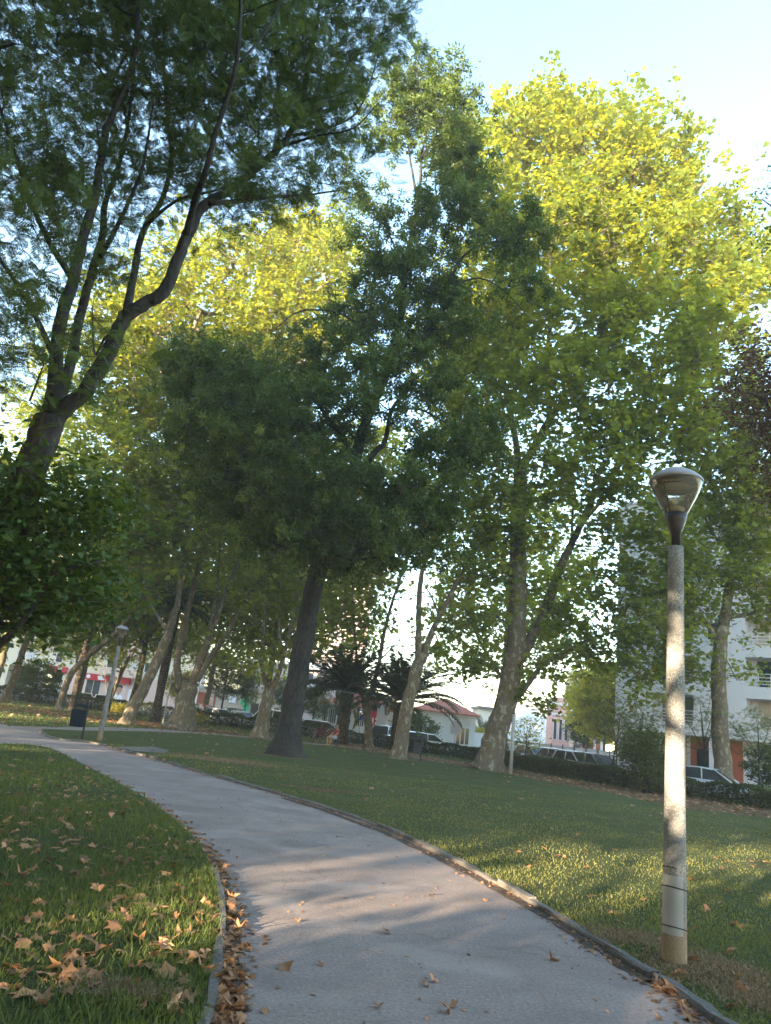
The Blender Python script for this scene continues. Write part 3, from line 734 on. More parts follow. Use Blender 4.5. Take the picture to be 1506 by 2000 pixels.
# feathery silky oak on the left
tree('silky_oak', 'tall feathery dark tree with many upright limbs at the left edge', (-150, 1580),
     [([(-150, 1580), (-90, 1380), (-30, 1200), (28, 1020), (68, 900), (95, 820)], .60, .48),
      ([(90, 850), (125, 800), (165, 765), (210, 690), (245, 620), (285, 592), (320, 570), (350, 500), (365, 460)], .30, .19),
      ([(365, 460), (400, 400, .3), (450, 370, .6), (500, 330, .8), (560, 270, 1), (590, 200, 1.2), (604, 120, 1.4), (622, 20, 1.6), (630, -120, 1.8)], .20, .06),
      ([(362, 465), (380, 395, -.5), (400, 340, -1), (418, 270, -1.3), (440, 200, -1.5), (462, 120, -1.8), (470, 0, -2), (475, -150, -2)], .13, .045),
      ([(408, 398), (470, 392, .2), (530, 385, .5), (600, 380, .8), (665, 372, 1)], .10, .03),
      ([(245, 622), (262, 535, .8), (280, 450, 1.2), (318, 385, 1.6), (335, 300, 2), (326, 220, 2.2), (320, 110, 2.4), (318, -60, 2.4)], .15, .05),
      ([(285, 440, 1.2), (345, 392, .9), (420, 372, .7), (500, 345, .6)], .08, .03),
      ([(92, 840), (108, 740), (115, 640), (143, 548), (163, 465), (186, 382), (196, 315), (208, 255), (232, 199), (260, 116), (270, 20), (275, -140)], .26, .06),
      ([(100, 835, .2), (135, 720, .6), (155, 625, .8), (179, 531, 1), (199, 465, 1.1), (206, 398, 1.2), (229, 332, 1.4), (246, 262, 1.6), (262, 140, 2), (268, 0, 2)], .22, .05),
      ([(185, 520, 1), (225, 450, .6), (258, 380, .4), (280, 320, .2), (300, 200, 0)], .11, .04),
      ([(143, 548), (95, 470, -.3), (55, 380, -.6), (20, 270, -1), (-20, 150, -1)], .12, .04),
      ([(108, 700), (60, 600, -.6), (10, 520, -1), (-40, 450, -1)], .11, .04),
      ([(235, 640), (205, 660, .8), (185, 690, 1.2), (180, 600, 1.8)], .06, .03),
      ([(572, 265, 1), (640, 250, 1.2), (700, 215, 1.4), (735, 120, 1.6), (755, 20, 1.6)], .07, .02),
      ([(540, 290, .9), (620, 265, .4), (690, 250, .2), (740, 200, 0)], .06, .02),
      ([(470, 120, -1.8), (520, 60, -1.6), (560, -20, -1.4)], .05, .02)],
     [(60, 80, 130, 110, 0, 1.2), (190, 60, 110, 110, .5, .9), (330, 80, 130, 120, 1.2, 1.0), (460, 110, 110, 130, 0, 1.0), (580, 120, 110, 110, 1, .8), (680, 90, 90, 90, 1.2, .55), (760, 60, 55, 60, 1.2, .3),
      (40, 280, 90, 130, -.6, 1.2), (20, 480, 80, 130, -1, 1.25), (25, 660, 60, 90, -1, 1), (110, 330, 90, 110, 0, .8), (300, 250, 120, 110, 1.4, .9), (420, 270, 100, 100, 0, .8), (540, 290, 90, 80, .8, .6), (630, 210, 90, 80, 1, .55),
      (450, 400, 90, 50, .5, .8), (570, 370, 80, 45, .8, .5), (250, 420, 80, 70, 1, .55), (150, 470, 60, 80, .4, .45), (120, 700, 75, 45, -.6, .55), (170, 640, 60, 50, -.4, .2), (80, 760, 60, 40, -.5, .3), (690, 330, 50, 35, 1, .2), (340, 480, 60, 40, .4, .2),
      (120, -120, 250, 120, 0, .8), (450, -120, 260, 120, 1, .8)],
     'dark_bark', 'fern', 'oak_leaf', .23, 430, 62, None, None, .40, 1.1, .5, 1.5, seed=3, twig=.006, clump=7, depth=1.2, rs=.45)

# orange tree in front of it
tree('orange_tree', 'low dense orange tree with glossy leaves at the left edge', (-120, 1590),
     [([(-120, 1590), (-95, 1450), (-70, 1330), (-40, 1250)], .16, .11), ([(-40, 1250), (0, 1205), (40, 1160), (60, 1110), (70, 1040)], .08, .03),
      ([(-60, 1300), (20, 1240, -.2), (75, 1170, -.3), (110, 1120, -.3), (200, 1096, -.2)], .07, .02), ([(-50, 1260), (-60, 1130), (-40, 1000), (0, 930)], .09, .03),
      ([(-20, 1230), (60, 1210, .3), (140, 1170, .4), (190, 1140, .5)], .05, .02)],
     [(60, 1080, 130, 130, 0, 1.3), (-60, 1080, 140, 200, 0, 1), (40, 960, 110, 70, 0, 1.1), (140, 1010, 80, 80, .2, .9), (200, 1070, 60, 60, .2, .55), (60, 1190, 130, 55, 0, 1.0), (170, 1150, 70, 70, .2, .7), (10, 900, 60, 45, 0, .45), (225, 1020, 40, 40, .2, .25)],
     'dark_bark', 'oval', 'orange_leaf', .125, 230, 56, None, None, .27, .9, .5, 1.3, seed=5, twig=.006, minz=.9, depth=1.0)

# evergreen with the furrowed trunk in the middle
tree('evergreen_tree', 'tall dark evergreen with furrowed grey trunk in the middle of the lawn', (557, 1478),
     [([(557, 1478), (572, 1380), (588, 1285), (605, 1190), (622, 1110), (645, 1030), (672, 970), (692, 935)], .56, .44),
      ([(690, 940), (698, 880), (715, 820), (738, 770), (765, 700), (778, 640), (786, 590), (792, 520), (812, 430), (816, 395)], .33, .14),
      ([(698, 940), (716, 905, -.4), (735, 880, -.6), (752, 862, -.8), (765, 800, -1), (800, 760, -1.2)], .24, .08),
      ([(735, 770), (730, 705, .5), (718, 655, .6), (724, 600, .8), (732, 520, 1), (742, 430, 1.2)], .15, .05),
      ([(716, 650, .6), (690, 628, .2), (664, 612, 0), (620, 605, -.4), (580, 610, -.6), (540, 640, -.8)], .10, .03),
      ([(690, 890), (656, 838, .4), (625, 795, .8), (606, 776, 1), (560, 768, 1), (523, 759, 1), (480, 757, 1), (430, 780, 1)], .14, .04),
      ([(768, 715), (800, 690, -.6), (828, 662, -1), (860, 610, -1.2), (882, 562, -1.4), (890, 520, -1.4), (912, 495, -1.5), (940, 478, -1.6), (990, 470, -1.8), (1046, 462, -2)], .16, .03),
      ([(880, 565, -1.4), (910, 548, -1.4), (945, 545, -1.4), (985, 568, -1.5), (1020, 605, -1.6)], .07, .02),
      ([(816, 395), (806, 340, .3), (798, 290, .4), (790, 240, .5)], .10, .03), ([(816, 398), (822, 340), (824, 300), (838, 240), (850, 180)], .11, .03), ([(824, 310), (855, 270, -.5), (880, 240, -.6), (905, 230, -.7)], .06, .02),
      ([(790, 545), (770, 480, 1), (745, 430, 1.5), (720, 390, 1.8), (695, 350, 2)], .07, .02),
      ([(655, 1010), (600, 960, -1), (540, 930, -1.6), (480, 900, -2), (420, 880, -2)], .13, .03), ([(640, 1050), (690, 1010, -1.4), (750, 980, -2), (800, 960, -2.4)], .12, .03),
      ([(760, 800, -1), (820, 800, -1.2), (880, 830, -1.4), (950, 850, -1.6)], .08, .02), ([(625, 1105), (610, 1080, -1.5), (640, 1060, -2.4), (700, 1060, -3)], .09, .03)],
     [(835, 195, 75, 60, 0, 1.3), (885, 260, 60, 85, -.4, 1.2), (905, 330, 50, 70, -.4, 1), (770, 230, 50, 60, .4, .6), (780, 160, 30, 25, .4, .2), (870, 430, 75, 60, -.5, .9), (770, 460, 70, 55, .8, .7), (700, 440, 55, 50, 1.4, .35), (690, 350, 45, 45, 1.8, .25),
      (800, 560, 110, 60, 0, 1.0), (880, 620, 60, 60, -1, .8), (660, 690, 90, 45, 0, .8), (780, 640, 90, 60, .5, .7), (690, 600, 60, 35, .8, .45), (430, 750, 110, 85, 0, 1.0), (500, 850, 140, 90, -.8, 1.1), (390, 850, 60, 70, 0, .8), (600, 830, 110, 60, 0, .9), (560, 720, 70, 45, .6, .6),
      (640, 770, 90, 40, -.6, .7), (820, 740, 80, 55, -.8, .8), (760, 690, 60, 50, -1.5, .5), (720, 790, 60, 40, -1.8, .5), (940, 850, 70, 45, -1.6, .8), (870, 880, 80, 50, -1.2, .8), (620, 960, 140, 70, -2, 1.8), (700, 1050, 130, 55, -3, 1.8), (790, 990, 100, 60, -2.6, 1.4), (560, 1030, 100, 60, -2, 1.3), (850, 1060, 60, 50, -2, .6), (660, 1110, 50, 30, -2.5, .45),
      (980, 475, 80, 45, -1.8, .6), (1030, 440, 50, 40, -2, .35), (1020, 560, 50, 40, -1.6, .2), (460, 960, 80, 60, -1, .7)],
     'furrowed_bark', 'sprig', 'evergreen_leaf', .38, 560, 82, None, None, .54, 1.0, .3, 1.95, seed=7, twig=.014, clump=6, depth=1.1, shell=.3, rs=.84)

PG = 'plane trees around the lawn'
def plane(label, base, limbs, blobs, nclu, nleaf, size=.27, seed=1, leafm='plane_leaf', leaf='plane8', **k):
    return tree('plane_tree', label, base, limbs, blobs, 'plane_bark', leaf, leafm, size * .8, int(nclu * 1.15), int(nleaf * 1.45), PG, rs=k.pop('rs', .62), seed=seed, hang=.55, tilt=.75, spread=k.pop('spread', .85), clump=k.pop('clump', 6), **k)
plane('huge leaning plane tree with mottled trunk forking low, largest on the lawn', (952, 1504),
      [([(952, 1504), (968, 1440), (985, 1380), (1003, 1295), (1011, 1200), (1012, 1100), (1013, 1000), (1017, 905)], 1.05, .62),
       ([(1015, 920), (1036, 885), (1060, 842), (1082, 808), (1112, 763), (1150, 700), (1185, 600), (1200, 480), (1205, 360)], .46, .10),
       ([(1074, 818), (1070, 760), (1066, 715), (1075, 640), (1090, 560), (1108, 420), (1105, 280)], .34, .09),
       ([(1014, 915), (1005, 850), (992, 785), (983, 735), (965, 650), (985, 500), (1000, 350), (1030, 240)], .36, .08),
       ([(1000, 1310), (1030, 1262), (1060, 1205), (1085, 1135), (1105, 1085), (1125, 1045), (1160, 970), (1200, 920), (1250, 860), (1300, 800), (1340, 710), (1370, 600)], .56, .10),
       ([(1118, 1060), (1118, 1010), (1122, 960), (1115, 900)], .16, .06), ([(1135, 1025), (1180, 975), (1230, 930), (1280, 905)], .18, .06),
       ([(1200, 920), (1225, 850), (1260, 760), (1290, 640), (1300, 500), (1310, 400)], .2, .06),
       ([(990, 1390), (1025, 1345), (1060, 1300), (1105, 1272), (1160, 1245), (1215, 1232)], .30, .07),
       ([(1010, 1120), (970, 1080), (940, 1060), (905, 1050)], .12, .04), ([(1012, 1230), (960, 1200), (930, 1200), (900, 1230)], .1, .03),
       ([(1340, 710), (1400, 620), (1430, 520)], .12, .04)],
      [(1060, 260, 105, 85, -3, 1.3), (960, 300, 70, 80, -2, .9), (1180, 320, 110, 110, -3, 1.4), (1280, 330, 85, 90, -3, 1.1), (1370, 420, 80, 80, -3, 1), (1450, 520, 70, 90, -2, 1), (1020, 420, 100, 90, -2, 1), (1130, 470, 130, 100, -4, 1.3), (1280, 490, 120, 90, -4, 1.2), (1390, 580, 90, 90, -3, 1),
       (1000, 580, 90, 70, -1, .7), (1130, 620, 120, 80, -4, 1), (1280, 650, 130, 100, -5, 1.2), (1400, 720, 80, 90, -3, .8), (1000, 720, 90, 70, -1, .6), (1140, 770, 140, 80, -4, 1.1), (1270, 830, 130, 90, -4, 1), (1390, 870, 80, 90, -3, .6),
       (930, 830, 60, 60, 0, .3), (1130, 920, 130, 70, -3, .7), (1230, 990, 110, 80, -3, .7), (1080, 1010, 80, 50, -2, .4), (950, 1090, 70, 60, 0, .35), (910, 1190, 60, 70, 0, .4), (925, 1290, 60, 35, 0, .35), (1090, 1170, 70, 60, 0, .35), (1180, 1120, 90, 70, -1, .5), (1130, 1260, 90, 60, 0, .5), (1060, 1340, 60, 40, 0, .3), (1080, 1200, 60, 40, -2, .25)],
      640, 74, .32, 21, flare=1.45, depth=.9, spread=.85, twig=.016)
plane('slim plane tree with straight orange-lit trunk beside the right bushes', (1417, 1560),
      [([(1417, 1560), (1410, 1470), (1404, 1380), (1404, 1290), (1412, 1225)], .50, .36), ([(1412, 1232), (1424, 1150), (1436, 1060), (1443, 960), (1455, 860), (1465, 740)], .32, .08),
       ([(1406, 1275), (1392, 1235), (1372, 1208), (1348, 1190), (1330, 1150)], .2, .06), ([(1424, 1205), (1460, 1200), (1506, 1190), (1560, 1170)], .16, .05), ([(1438, 1040), (1480, 980), (1520, 900)], .14, .05), ([(1432, 1080), (1390, 1040), (1370, 980)], .12, .04),
       ([(1380, 1215), (1330, 1230), (1290, 1260)], .07, .02), ([(1408, 1265), (1425, 1300), (1440, 1330)], .04, .02)],
      [(1440, 980, 90, 90, 0, .9), (1490, 900, 70, 90, 0, .6), (1470, 1110, 70, 60, 0, .6), (1370, 1090, 90, 60, 0, .7), (1320, 1180, 100, 50, 0, .7), (1270, 1270, 60, 65, -1, .9), (1330, 1290, 55, 45, 0, .6), (1240, 1340, 40, 40, -1, .3), (1520, 1180, 60, 60, 0, .4), (1440, 1310, 30, 35, 0, .15), (1450, 820, 70, 70, 0, .6), (1240, 1210, 60, 50, 0, .4)],
      420, 46, .24, 22, flare=1.7, spread=.7, rs=.98)
plane('leaning plane tree forking wide above head height, left of the grey bin', (778, 1484),
      [([(778, 1484), (788, 1420), (803, 1350), (818, 1292)], .66, .50), ([(816, 1300), (818, 1230), (819, 1170), (826, 1110), (846, 1050), (860, 980), (880, 880), (900, 760)], .34, .08), ([(824, 1295), (836, 1255), (852, 1218), (876, 1170), (905, 1115), (938, 1062), (970, 1010), (1000, 900)], .36, .08),
       ([(858, 1205), (845, 1170), (828, 1140)], .12, .06), ([(905, 1115), (960, 1090), (1010, 1080)], .12, .04)],
      [(880, 1010, 90, 70, 0, .8), (950, 980, 70, 70, 0, .6), (900, 900, 90, 80, 0, 1), (920, 780, 90, 90, 0, 1), (960, 660, 80, 80, 0, .8), (870, 660, 70, 70, 1, .7), (960, 1120, 50, 50, 0, .3), (830, 1040, 50, 50, 0, .3), (930, 540, 70, 70, 1, .6)],
      300, 44, .30, 23, flare=1.5)
plane('smooth pale plane tree with a V fork between the two palms', (721, 1460),
      [([(721, 1460), (719, 1410), (713, 1366)], .55, .46), ([(711, 1372), (702, 1330), (696, 1270), (690, 1190), (688, 1100), (690, 1000)], .24, .07), ([(716, 1370), (730, 1335), (741, 1290), (752, 1230), (765, 1180), (782, 1130), (800, 1080), (815, 980)], .34, .08), ([(744, 1288), (775, 1255), (800, 1230), (820, 1215)], .10, .04)],
      [(690, 1190, 60, 60, 0, .7), (640, 1170, 50, 60, 0, .5), (740, 1130, 60, 50, 0, .6), (640, 1260, 35, 25, 0, .2), (720, 1020, 90, 70, 0, .7), (780, 980, 80, 70, 0, .6), (700, 900, 100, 80, 0, .7)],
      230, 40, .32, 24, flare=1.35, leafm='plane_leaf_gold')
plane('knobbly plane tree with a V fork just left of the furrowed evergreen', (507, 1442),
      [([(507, 1442), (516, 1395), (526, 1348)], .74, .58), ([(523, 1352), (513, 1310), (512, 1270), (518, 1190), (530, 1110), (545, 1040), (560, 950)], .27, .08), ([(528, 1352), (543, 1318), (556, 1275), (572, 1210), (588, 1140), (602, 1060), (620, 960)], .34, .08), ([(552, 1290), (546, 1240), (544, 1170), (548, 1090)], .2, .06), ([(514, 1290), (480, 1250), (450, 1230)], .08, .03)],
      [(530, 1110, 80, 60, 0, .8), (480, 1230, 50, 50, 0, .45), (520, 1290, 50, 40, 0, .3), (600, 1180, 40, 60, 0, .4), (560, 1000, 100, 80, 0, .9), (490, 900, 100, 100, 0, 1), (520, 760, 110, 100, 0, 1), (560, 620, 100, 90, 0, 1), (620, 520, 90, 80, 0, .9), (560, 480, 70, 60, 0, .6), (480, 1150, 50, 40, 0, .4), (650, 620, 70, 80, 0, .6)],
      400, 44, .33, 25, flare=1.6, leafm='plane_leaf_gold')
plane('massive plane tree with flared foot splitting into four stems left of the lawn', (352, 1424),
      [([(352, 1424), (362, 1375), (372, 1332)], 1.05, .85), ([(352, 1350), (346, 1300), (352, 1255), (366, 1195), (384, 1125), (398, 1060), (410, 990), (420, 880), (430, 760)], .44, .12), ([(374, 1335), (396, 1280), (418, 1220), (440, 1160), (464, 1105), (490, 1040), (520, 950), (545, 850)], .42, .10), ([(384, 1330), (412, 1282), (442, 1238), (470, 1190), (500, 1145), (530, 1100), (560, 1050), (600, 980)], .36, .08), ([(376, 1330), (392, 1285), (408, 1235), (422, 1170), (428, 1100), (430, 1020)], .3, .08), ([(440, 1240), (490, 1222), (530, 1195)], .09, .03)],
      [(400, 1000, 110, 80, 0, 1), (480, 1000, 90, 70, 0, .8), (330, 950, 90, 90, 0, .8), (420, 850, 130, 90, 0, 1.1), (300, 800, 100, 90, 0, .9), (430, 680, 120, 100, 0, 1.1), (320, 640, 110, 100, 0, 1), (480, 540, 100, 80, 0, 1), (390, 500, 80, 60, 0, .8), (560, 1080, 50, 50, 0, .3), (290, 1050, 70, 60, 0, .5), (610, 460, 80, 60, 2, .7), (540, 700, 100, 90, 2, .7)],
      520, 44, .33, 26, flare=1.75, leafm='plane_leaf_gold', twig=.016)
plane('thick plane tree leaning hard to the right behind the far lamp', (245, 1414),
      [([(245, 1414), (262, 1380), (288, 1330), (312, 1278), (330, 1235)], .62, .45), ([(328, 1240), (345, 1185), (358, 1110), (372, 1020), (380, 900)], .40, .1), ([(330, 1240), (290, 1170), (270, 1090), (250, 1000)], .2, .06)],
      [(330, 1050, 90, 70, 0, .9), (260, 1040, 80, 80, 0, .8), (330, 920, 110, 90, 0, 1), (240, 900, 100, 90, 0, .9), (280, 760, 110, 90, 0, 1), (250, 1140, 50, 40, 0, .3), (240, 640, 90, 80, 0, .8), (330, 560, 80, 60, 0, .5)],
      300, 42, .32, 27, flare=1.5, leafm='plane_leaf_gold')
plane('slender plane tree bending right in front of the shops', (113, 1387),
      [([(113, 1387), (125, 1350), (138, 1318), (158, 1294), (190, 1266), (225, 1238), (255, 1200)], .46, .28), ([(255, 1200), (285, 1150), (310, 1090), (320, 1000)], .24, .07), ([(150, 1300), (150, 1240), (165, 1180), (180, 1100)], .14, .05)],
      [(280, 1120, 70, 50, 0, .7), (200, 1110, 80, 60, 0, .7), (150, 1180, 60, 40, 0, .4), (220, 1000, 100, 80, 0, .9), (120, 1060, 80, 80, 0, .6), (220, 1270, 30, 30, 0, .15), (150, 850, 100, 100, 0, .8), (130, 700, 80, 80, 0, .5)],
      220, 40, .34, 28, flare=1.5)
plane('thin forked plane tree half hidden behind the far lamp post', (208, 1393),
      [([(208, 1393), (218, 1360), (232, 1325), (252, 1285)], .36, .25), ([(250, 1288), (275, 1250), (300, 1200), (330, 1140)], .2, .06), ([(235, 1320), (240, 1270), (255, 1210), (262, 1150)], .14, .05), ([(212, 1375), (205, 1320), (195, 1290), (190, 1260)], .07, .03)],
      [(270, 1180, 60, 50, 0, .7), (320, 1130, 60, 50, 0, .5), (250, 1260, 40, 35, 0, .35), (200, 1180, 60, 50, 0, .5), (185, 1255, 35, 18, 0, .2)],
      130, 36, .32, 29)
plane('plane tree at the far left leaning right beside the dark bush', (8, 1371),
      [([(8, 1371), (22, 1338), (36, 1298), (48, 1262), (62, 1220)], .52, .38), ([(60, 1226), (80, 1170), (95, 1100), (100, 1000)], .3, .08), ([(44, 1275), (60, 1235), (90, 1200)], .1, .04)],
      [(60, 1130, 90, 70, 0, .8), (20, 1220, 60, 30, 0, .3), (130, 1190, 70, 40, 0, .4), (60, 1000, 100, 90, 0, .7), (30, 850, 90, 90, 0, .6), (0, 1050, 80, 80, 0, .4), (90, 1250, 35, 15, 0, .15)],
      180, 40, .34, 30)
plane('plane tree cut by the left edge of the view', (-22, 1372),
      [([(-22, 1372), (-10, 1330), (0, 1300), (12, 1255), (22, 1200)], .55, .4), ([(22, 1205), (30, 1120), (20, 1000)], .3, .08)],
      [(0, 1150, 80, 60, 0, .7), (-60, 1100, 90, 90, 0, .6), (10, 1245, 30, 15, 0, .1)], 90, 40, .34, 31)

# trees reaching in from the right edge
tree('plum_tree', 'purple-leaved plum tree reaching in at the right edge', (1640, 1640),
     [([(1640, 1640), (1625, 1400), (1610, 1200), (1600, 1080)], .24, .18), ([(1600, 1080), (1560, 960), (1520, 860), (1490, 760)], .14, .03), ([(1600, 1080), (1610, 900), (1580, 740)], .13, .03)],
     [(1490, 740, 55, 75, 0, 1), (1440, 800, 40, 50, 0, .45), (1550, 780, 80, 110, 0, 1.2), (1500, 850, 60, 50, 0, .7), (1600, 900, 90, 120, 0, 1), (1470, 660, 30, 35, 0, .2)],
     'dark_bark', 'oval', 'purple_leaf', .15, 170, 62, None, None, .5, .9, .4, 1.4, seed=33, twig=.008, minz=3)
tree('holm_oak', 'grey-leaved tree with only its branch tip showing at top right', (1700, 1650),
     [([(1700, 1650), (1690, 1300), (1680, 900), (1650, 600)], .3, .15), ([(1660, 700), (1600, 520), (1540, 430), (1490, 390)], .1, .02)],
     [(1500, 385, 32, 32, 0, 1), (1540, 420, 40, 40, 0, 1), (1610, 450, 70, 80, 0, 1.6), (1680, 520, 90, 100, 0, 2), (1500, 470, 20, 40, 0, .3)],
     'dark_bark', 'oval', 'oak_leaf', .13, 110, 50, None, None, .45, .9, .4, 1.4, seed=34, twig=.008, minz=3)

# ------------------------------------------------------------------ trees behind the camera, which shade the lawn from the low sun
shade = []
def shade_tree(x, y, sx, sz, rz, src, label):
    if src is None:
        H_ = 30
        o = tree('plane_tree', label, None,
             [([(0, 0, 0), (.3, .1, 4), (.2, .3, 8), (0, 0, 13), (.2, -.2, 20), (0, 0, 28)], .7, .12), ([(.1, .2, 7), (2, .5, 10), (4, 1, 14), (5.2, 1, 20)], .3, .08), ([(.1, .2, 8), (-2.2, -.4, 11), (-4, -.6, 16), (-5, -1, 22)], .3, .08), ([(.1, 0, 9), (.6, -2.2, 13), (.4, -4, 18)], .25, .07), ([(.1, 0, 9), (-.6, 2.2, 13), (-.4, 4, 19)], .25, .07)],
             [(0, 0, 11, 6.5, 6.5, 4.5, 1), (0, 0, 18, 7.5, 7.5, 6, 1.2), (1, .5, 25, 6.2, 6.2, 5, 1), (-1, -.5, 29, 4, 4, 4, .7), (3.5, 1, 9, 4, 4, 3, .6), (-3.5, -1, 9.5, 4, 4, 3, .6)],
             'plane_bark', 'plane8', 'plane_leaf', .48, 520, 42, 'plane trees behind the viewpoint', seed=50, spread=1.25, base_xyz=(x, y, -.02), minz=6.0)
    else:
        o = src.copy(); col.objects.link(o); o['label'] = label
        for ch in src.children:
            c = ch.copy(); col.objects.link(c); c.parent = o
        o.location = (x, y, -.02)
    o.rotation_euler = (0, 0, rz); o.scale = (sx, sx, sz); return o
# ------------------------------------------------------------------ farther planes that close the canopy
for k, (px, Y, hh, wd, lab) in enumerate([(395, 84, 20, 15, 'broad low plane crown far behind the massive plane tree'), (140, 84, 19, 15, 'broad low plane crown far behind the slender bending plane tree'), (250, 70, 24, 15, 'broad plane crown closing the view above the far lamp'), (508, 64, 25, 14, 'broad plane crown between the massive and the knobbly plane trees'), (572, 70, 25, 15, 'broad plane crown behind the furrowed evergreen'), (975, 66, 25, 15, 'broad plane crown right behind the leaning forked plane tree')]):
    b = P(px, 1400, Y); b[2] = -.02
    tree('plane_tree', lab, None, [([(0, 0, 0), (.3, 0, hh * .2), (.2, 0, hh * .4), (0, 0, hh * .8)], .34, .08), ([(.2, 0, hh * .28), (2.5, .5, hh * .45), (4, .5, hh * .65)], .18, .04), ([(.2, 0, hh * .26), (-2.5, .5, hh * .42), (-4, .5, hh * .6)], .18, .04)],
         [(0, 0, hh * .42, wd * .5, wd * .4, hh * .16, 1), (0, 0, hh * .62, wd * .52, wd * .45, hh * .2, 1), (0, 0, hh * .84, wd * .36, wd * .36, hh * .15, .7)], 'plane_bark', 'plane8', 'plane_leaf', .36, 300, 44, PG, seed=110 + k, spread=1.0, base_xyz=tuple(b), minz=hh * .24, clump=6, twig=.012)

s0 = None
for i, (x, y, sx, sz, rz) in enumerate([(-7, -9, 1.0, .93, 0), (-17, -5, 1.05, 1.1, 1.3), (-28, -12, 1.1, 1.15, 2.2), (-29, -23, 1.05, 1.1, 3.9), (-22.5, -21, .8, 1.12, .7), (1.5, -18, .95, .95, 5), (-38, -4, 1.05, 1.1, .6), (-33, 12, 1.0, 1.0, 4.4), (-9, -27, 1.0, 1.15, 2.9), (-36, 28, 1, .9, 1), (-48, 14, 1, 1, 2), (-27, 1, 1, .78, 2.4)]):  # inferred from the dappled shade
    o = shade_tree(x, y, sx, sz, rz, s0, 'unseen plane tree behind the viewpoint, shading the park from the low sun')
    s0 = s0 or o
l0 = None  # unseen shrubs added to block the low sun near the ground
for i, (x, y, s, rz) in enumerate([(-5.2, -7, 1.2, 0), (-11.5, -5, .85, 1), (-18, -2, 1.5, 2), (-14, 3, 1.05, 2.7), (-24, 2, 1.35, 3), (-9, -20, 1.4, 4), (-17, -17, 1.4, 5), (-24, -12, 1.6, .5), (-31, -6, 1.5, 1.5), (-3, -22, 1.5, 2.5), (-38, 4, 1.4, .3), (-10, -1.5, .8, .9)]):
    if l0 is None:
        o = l0 = tree('shade_shrub', 'unseen broad laurel shrub added behind the viewpoint to shade the lawn', None, [([(0, 0, 0), (.1, 0, .8), (0, 0, 2.2)], .09, .03), ([(0, 0, 0), (1, .4, 1), (1.8, .6, 2.2)], .06, .02), ([(0, 0, 0), (-1, -.4, 1), (-1.8, -.6, 2.2)], .06, .02)],
                      [(0, 0, 1.6, 3.2, 2.2, 1.5, 1), (1.5, 0, 1.3, 2, 2, 1.2, .6), (-1.5, 0, 1.3, 2, 2, 1.2, .6)], 'dark_bark', 'oval', 'hedge_leaf', .22, 260, 50, 'unseen laurel shrubs added for shade', seed=60, spread=.4, base_xyz=(x, y, -.02), minz=.1)
    else:
        o = l0.copy(); col.objects.link(o)
        for ch in l0.children:
            c = ch.copy(); col.objects.link(c); c.parent = o
    o.location = (x, y, -.02); o.scale = (s, s, s); o.rotation_euler = (0, 0, rz)

# ------------------------------------------------------------------ hedges and shrubs
def hedge(name, label, line, wd, h, size, n, seed=0, core=True):
    r = np.random.default_rng(seed); line = np.asarray(line, float); b = np.append(line[0], 0)
    root = empty(name, b, label, 'hedge', 'clipped hedges along the street')
    d = np.concatenate([[0], np.cumsum(np.linalg.norm(np.diff(line, axis=0), axis=1))])
    s = r.uniform(0, d[-1], n); k = r.integers(0, 3, n)
    cx = np.interp(s, d, line[:, 0]); cy = np.interp(s, d, line[:, 1]); i = np.clip(np.searchsorted(d, s) - 1, 0, len(line) - 2)
    T = (line[1:] - line[:-1]) / np.linalg.norm(line[1:] - line[:-1], axis=1)[:, None]; T = T[i]; Nn = np.column_stack([-T[:, 1], T[:, 0]])
    hh = h * (1 + .10 * np.sin(s * 1.7 + seed) + .07 * np.sin(s * 4.1)) ; ww = wd * (1 + .10 * np.sin(s * 2.3 + 1))
    a = np.where(k == 0, r.uniform(-.5, .5, n), np.where(k == 1, -.5, .5) * (1 - np.abs(r.normal(0, .22, n))))
    z = np.where(k == 0, hh * (1 - np.abs(r.normal(0, .09, n))), hh * r.uniform(.04, 1, n))
    z = z + np.where(r.random(n) < .02, r.uniform(0, .22, n), 0)
    pos = np.column_stack([cx + Nn[:, 0] * a * ww, cy + Nn[:, 1] * a * ww, np.maximum(z, .05)])
    g = Geo(); leaves(g, pos, 'oval', size, 1.0, 0, r); g.build('foliage', 'hedge_leaf', root, False, b, True)
    g = Geo(); 
    for q in np.arange(.3, d[-1], .55):
        p = np.array([np.interp(q, d, line[:, 0]), np.interp(q, d, line[:, 1]), 0])
        for m in range(3):
            e = p + np.append(r.normal(0, .22, 2), h * .85); g.tube([p + (r.normal(0, .05), r.normal(0, .05), -.05), (p + e) / 2 + r.normal(0, .05, 3), e], [.025, .02, .01], 4, 0, False)
    g.build('stem', 'dark_bark', root, True, b)
    return root
hl = W2([(20.5, 33), (17.5, 36), (14.6, 39.5), (11.9, 45), (7.9, 56.5), (3.0, 62), (-1.5, 65.5), (-7.5, 69), (-20, 73), (-34, 75.5), (-62, 78)])
def hpart(p0, p1):
    d = np.concatenate([[0], np.cumsum(np.linalg.norm(np.diff(hl, axis=0), axis=1))]); q = np.linspace(p0 * d[-1], p1 * d[-1], 14)
    return np.column_stack([np.interp(q, d, hl[:, 0]), np.interp(q, d, hl[:, 1])])
hedge('hedge', 'clipped hedge before the grey apartment block, nearest of the hedges', hpart(0, .17), 1.1, .85, .11, 28000, 1)
hedge('hedge', 'clipped dark hedge with gaps in its foliage behind the huge leaning plane tree', hpart(.172, .40), 1.1, .85, .12, 30000, 2)
hedge('hedge', 'dark clipped hedge behind the bench and the palms', hpart(.402, .56), 1.2, 1.1, .14, 17000, 3)
hedge('hedge', 'clipped hedge in front of the parked cars left of the evergreen', hpart(.565, .76), 1.2, 1.15, .15, 18000, 4)
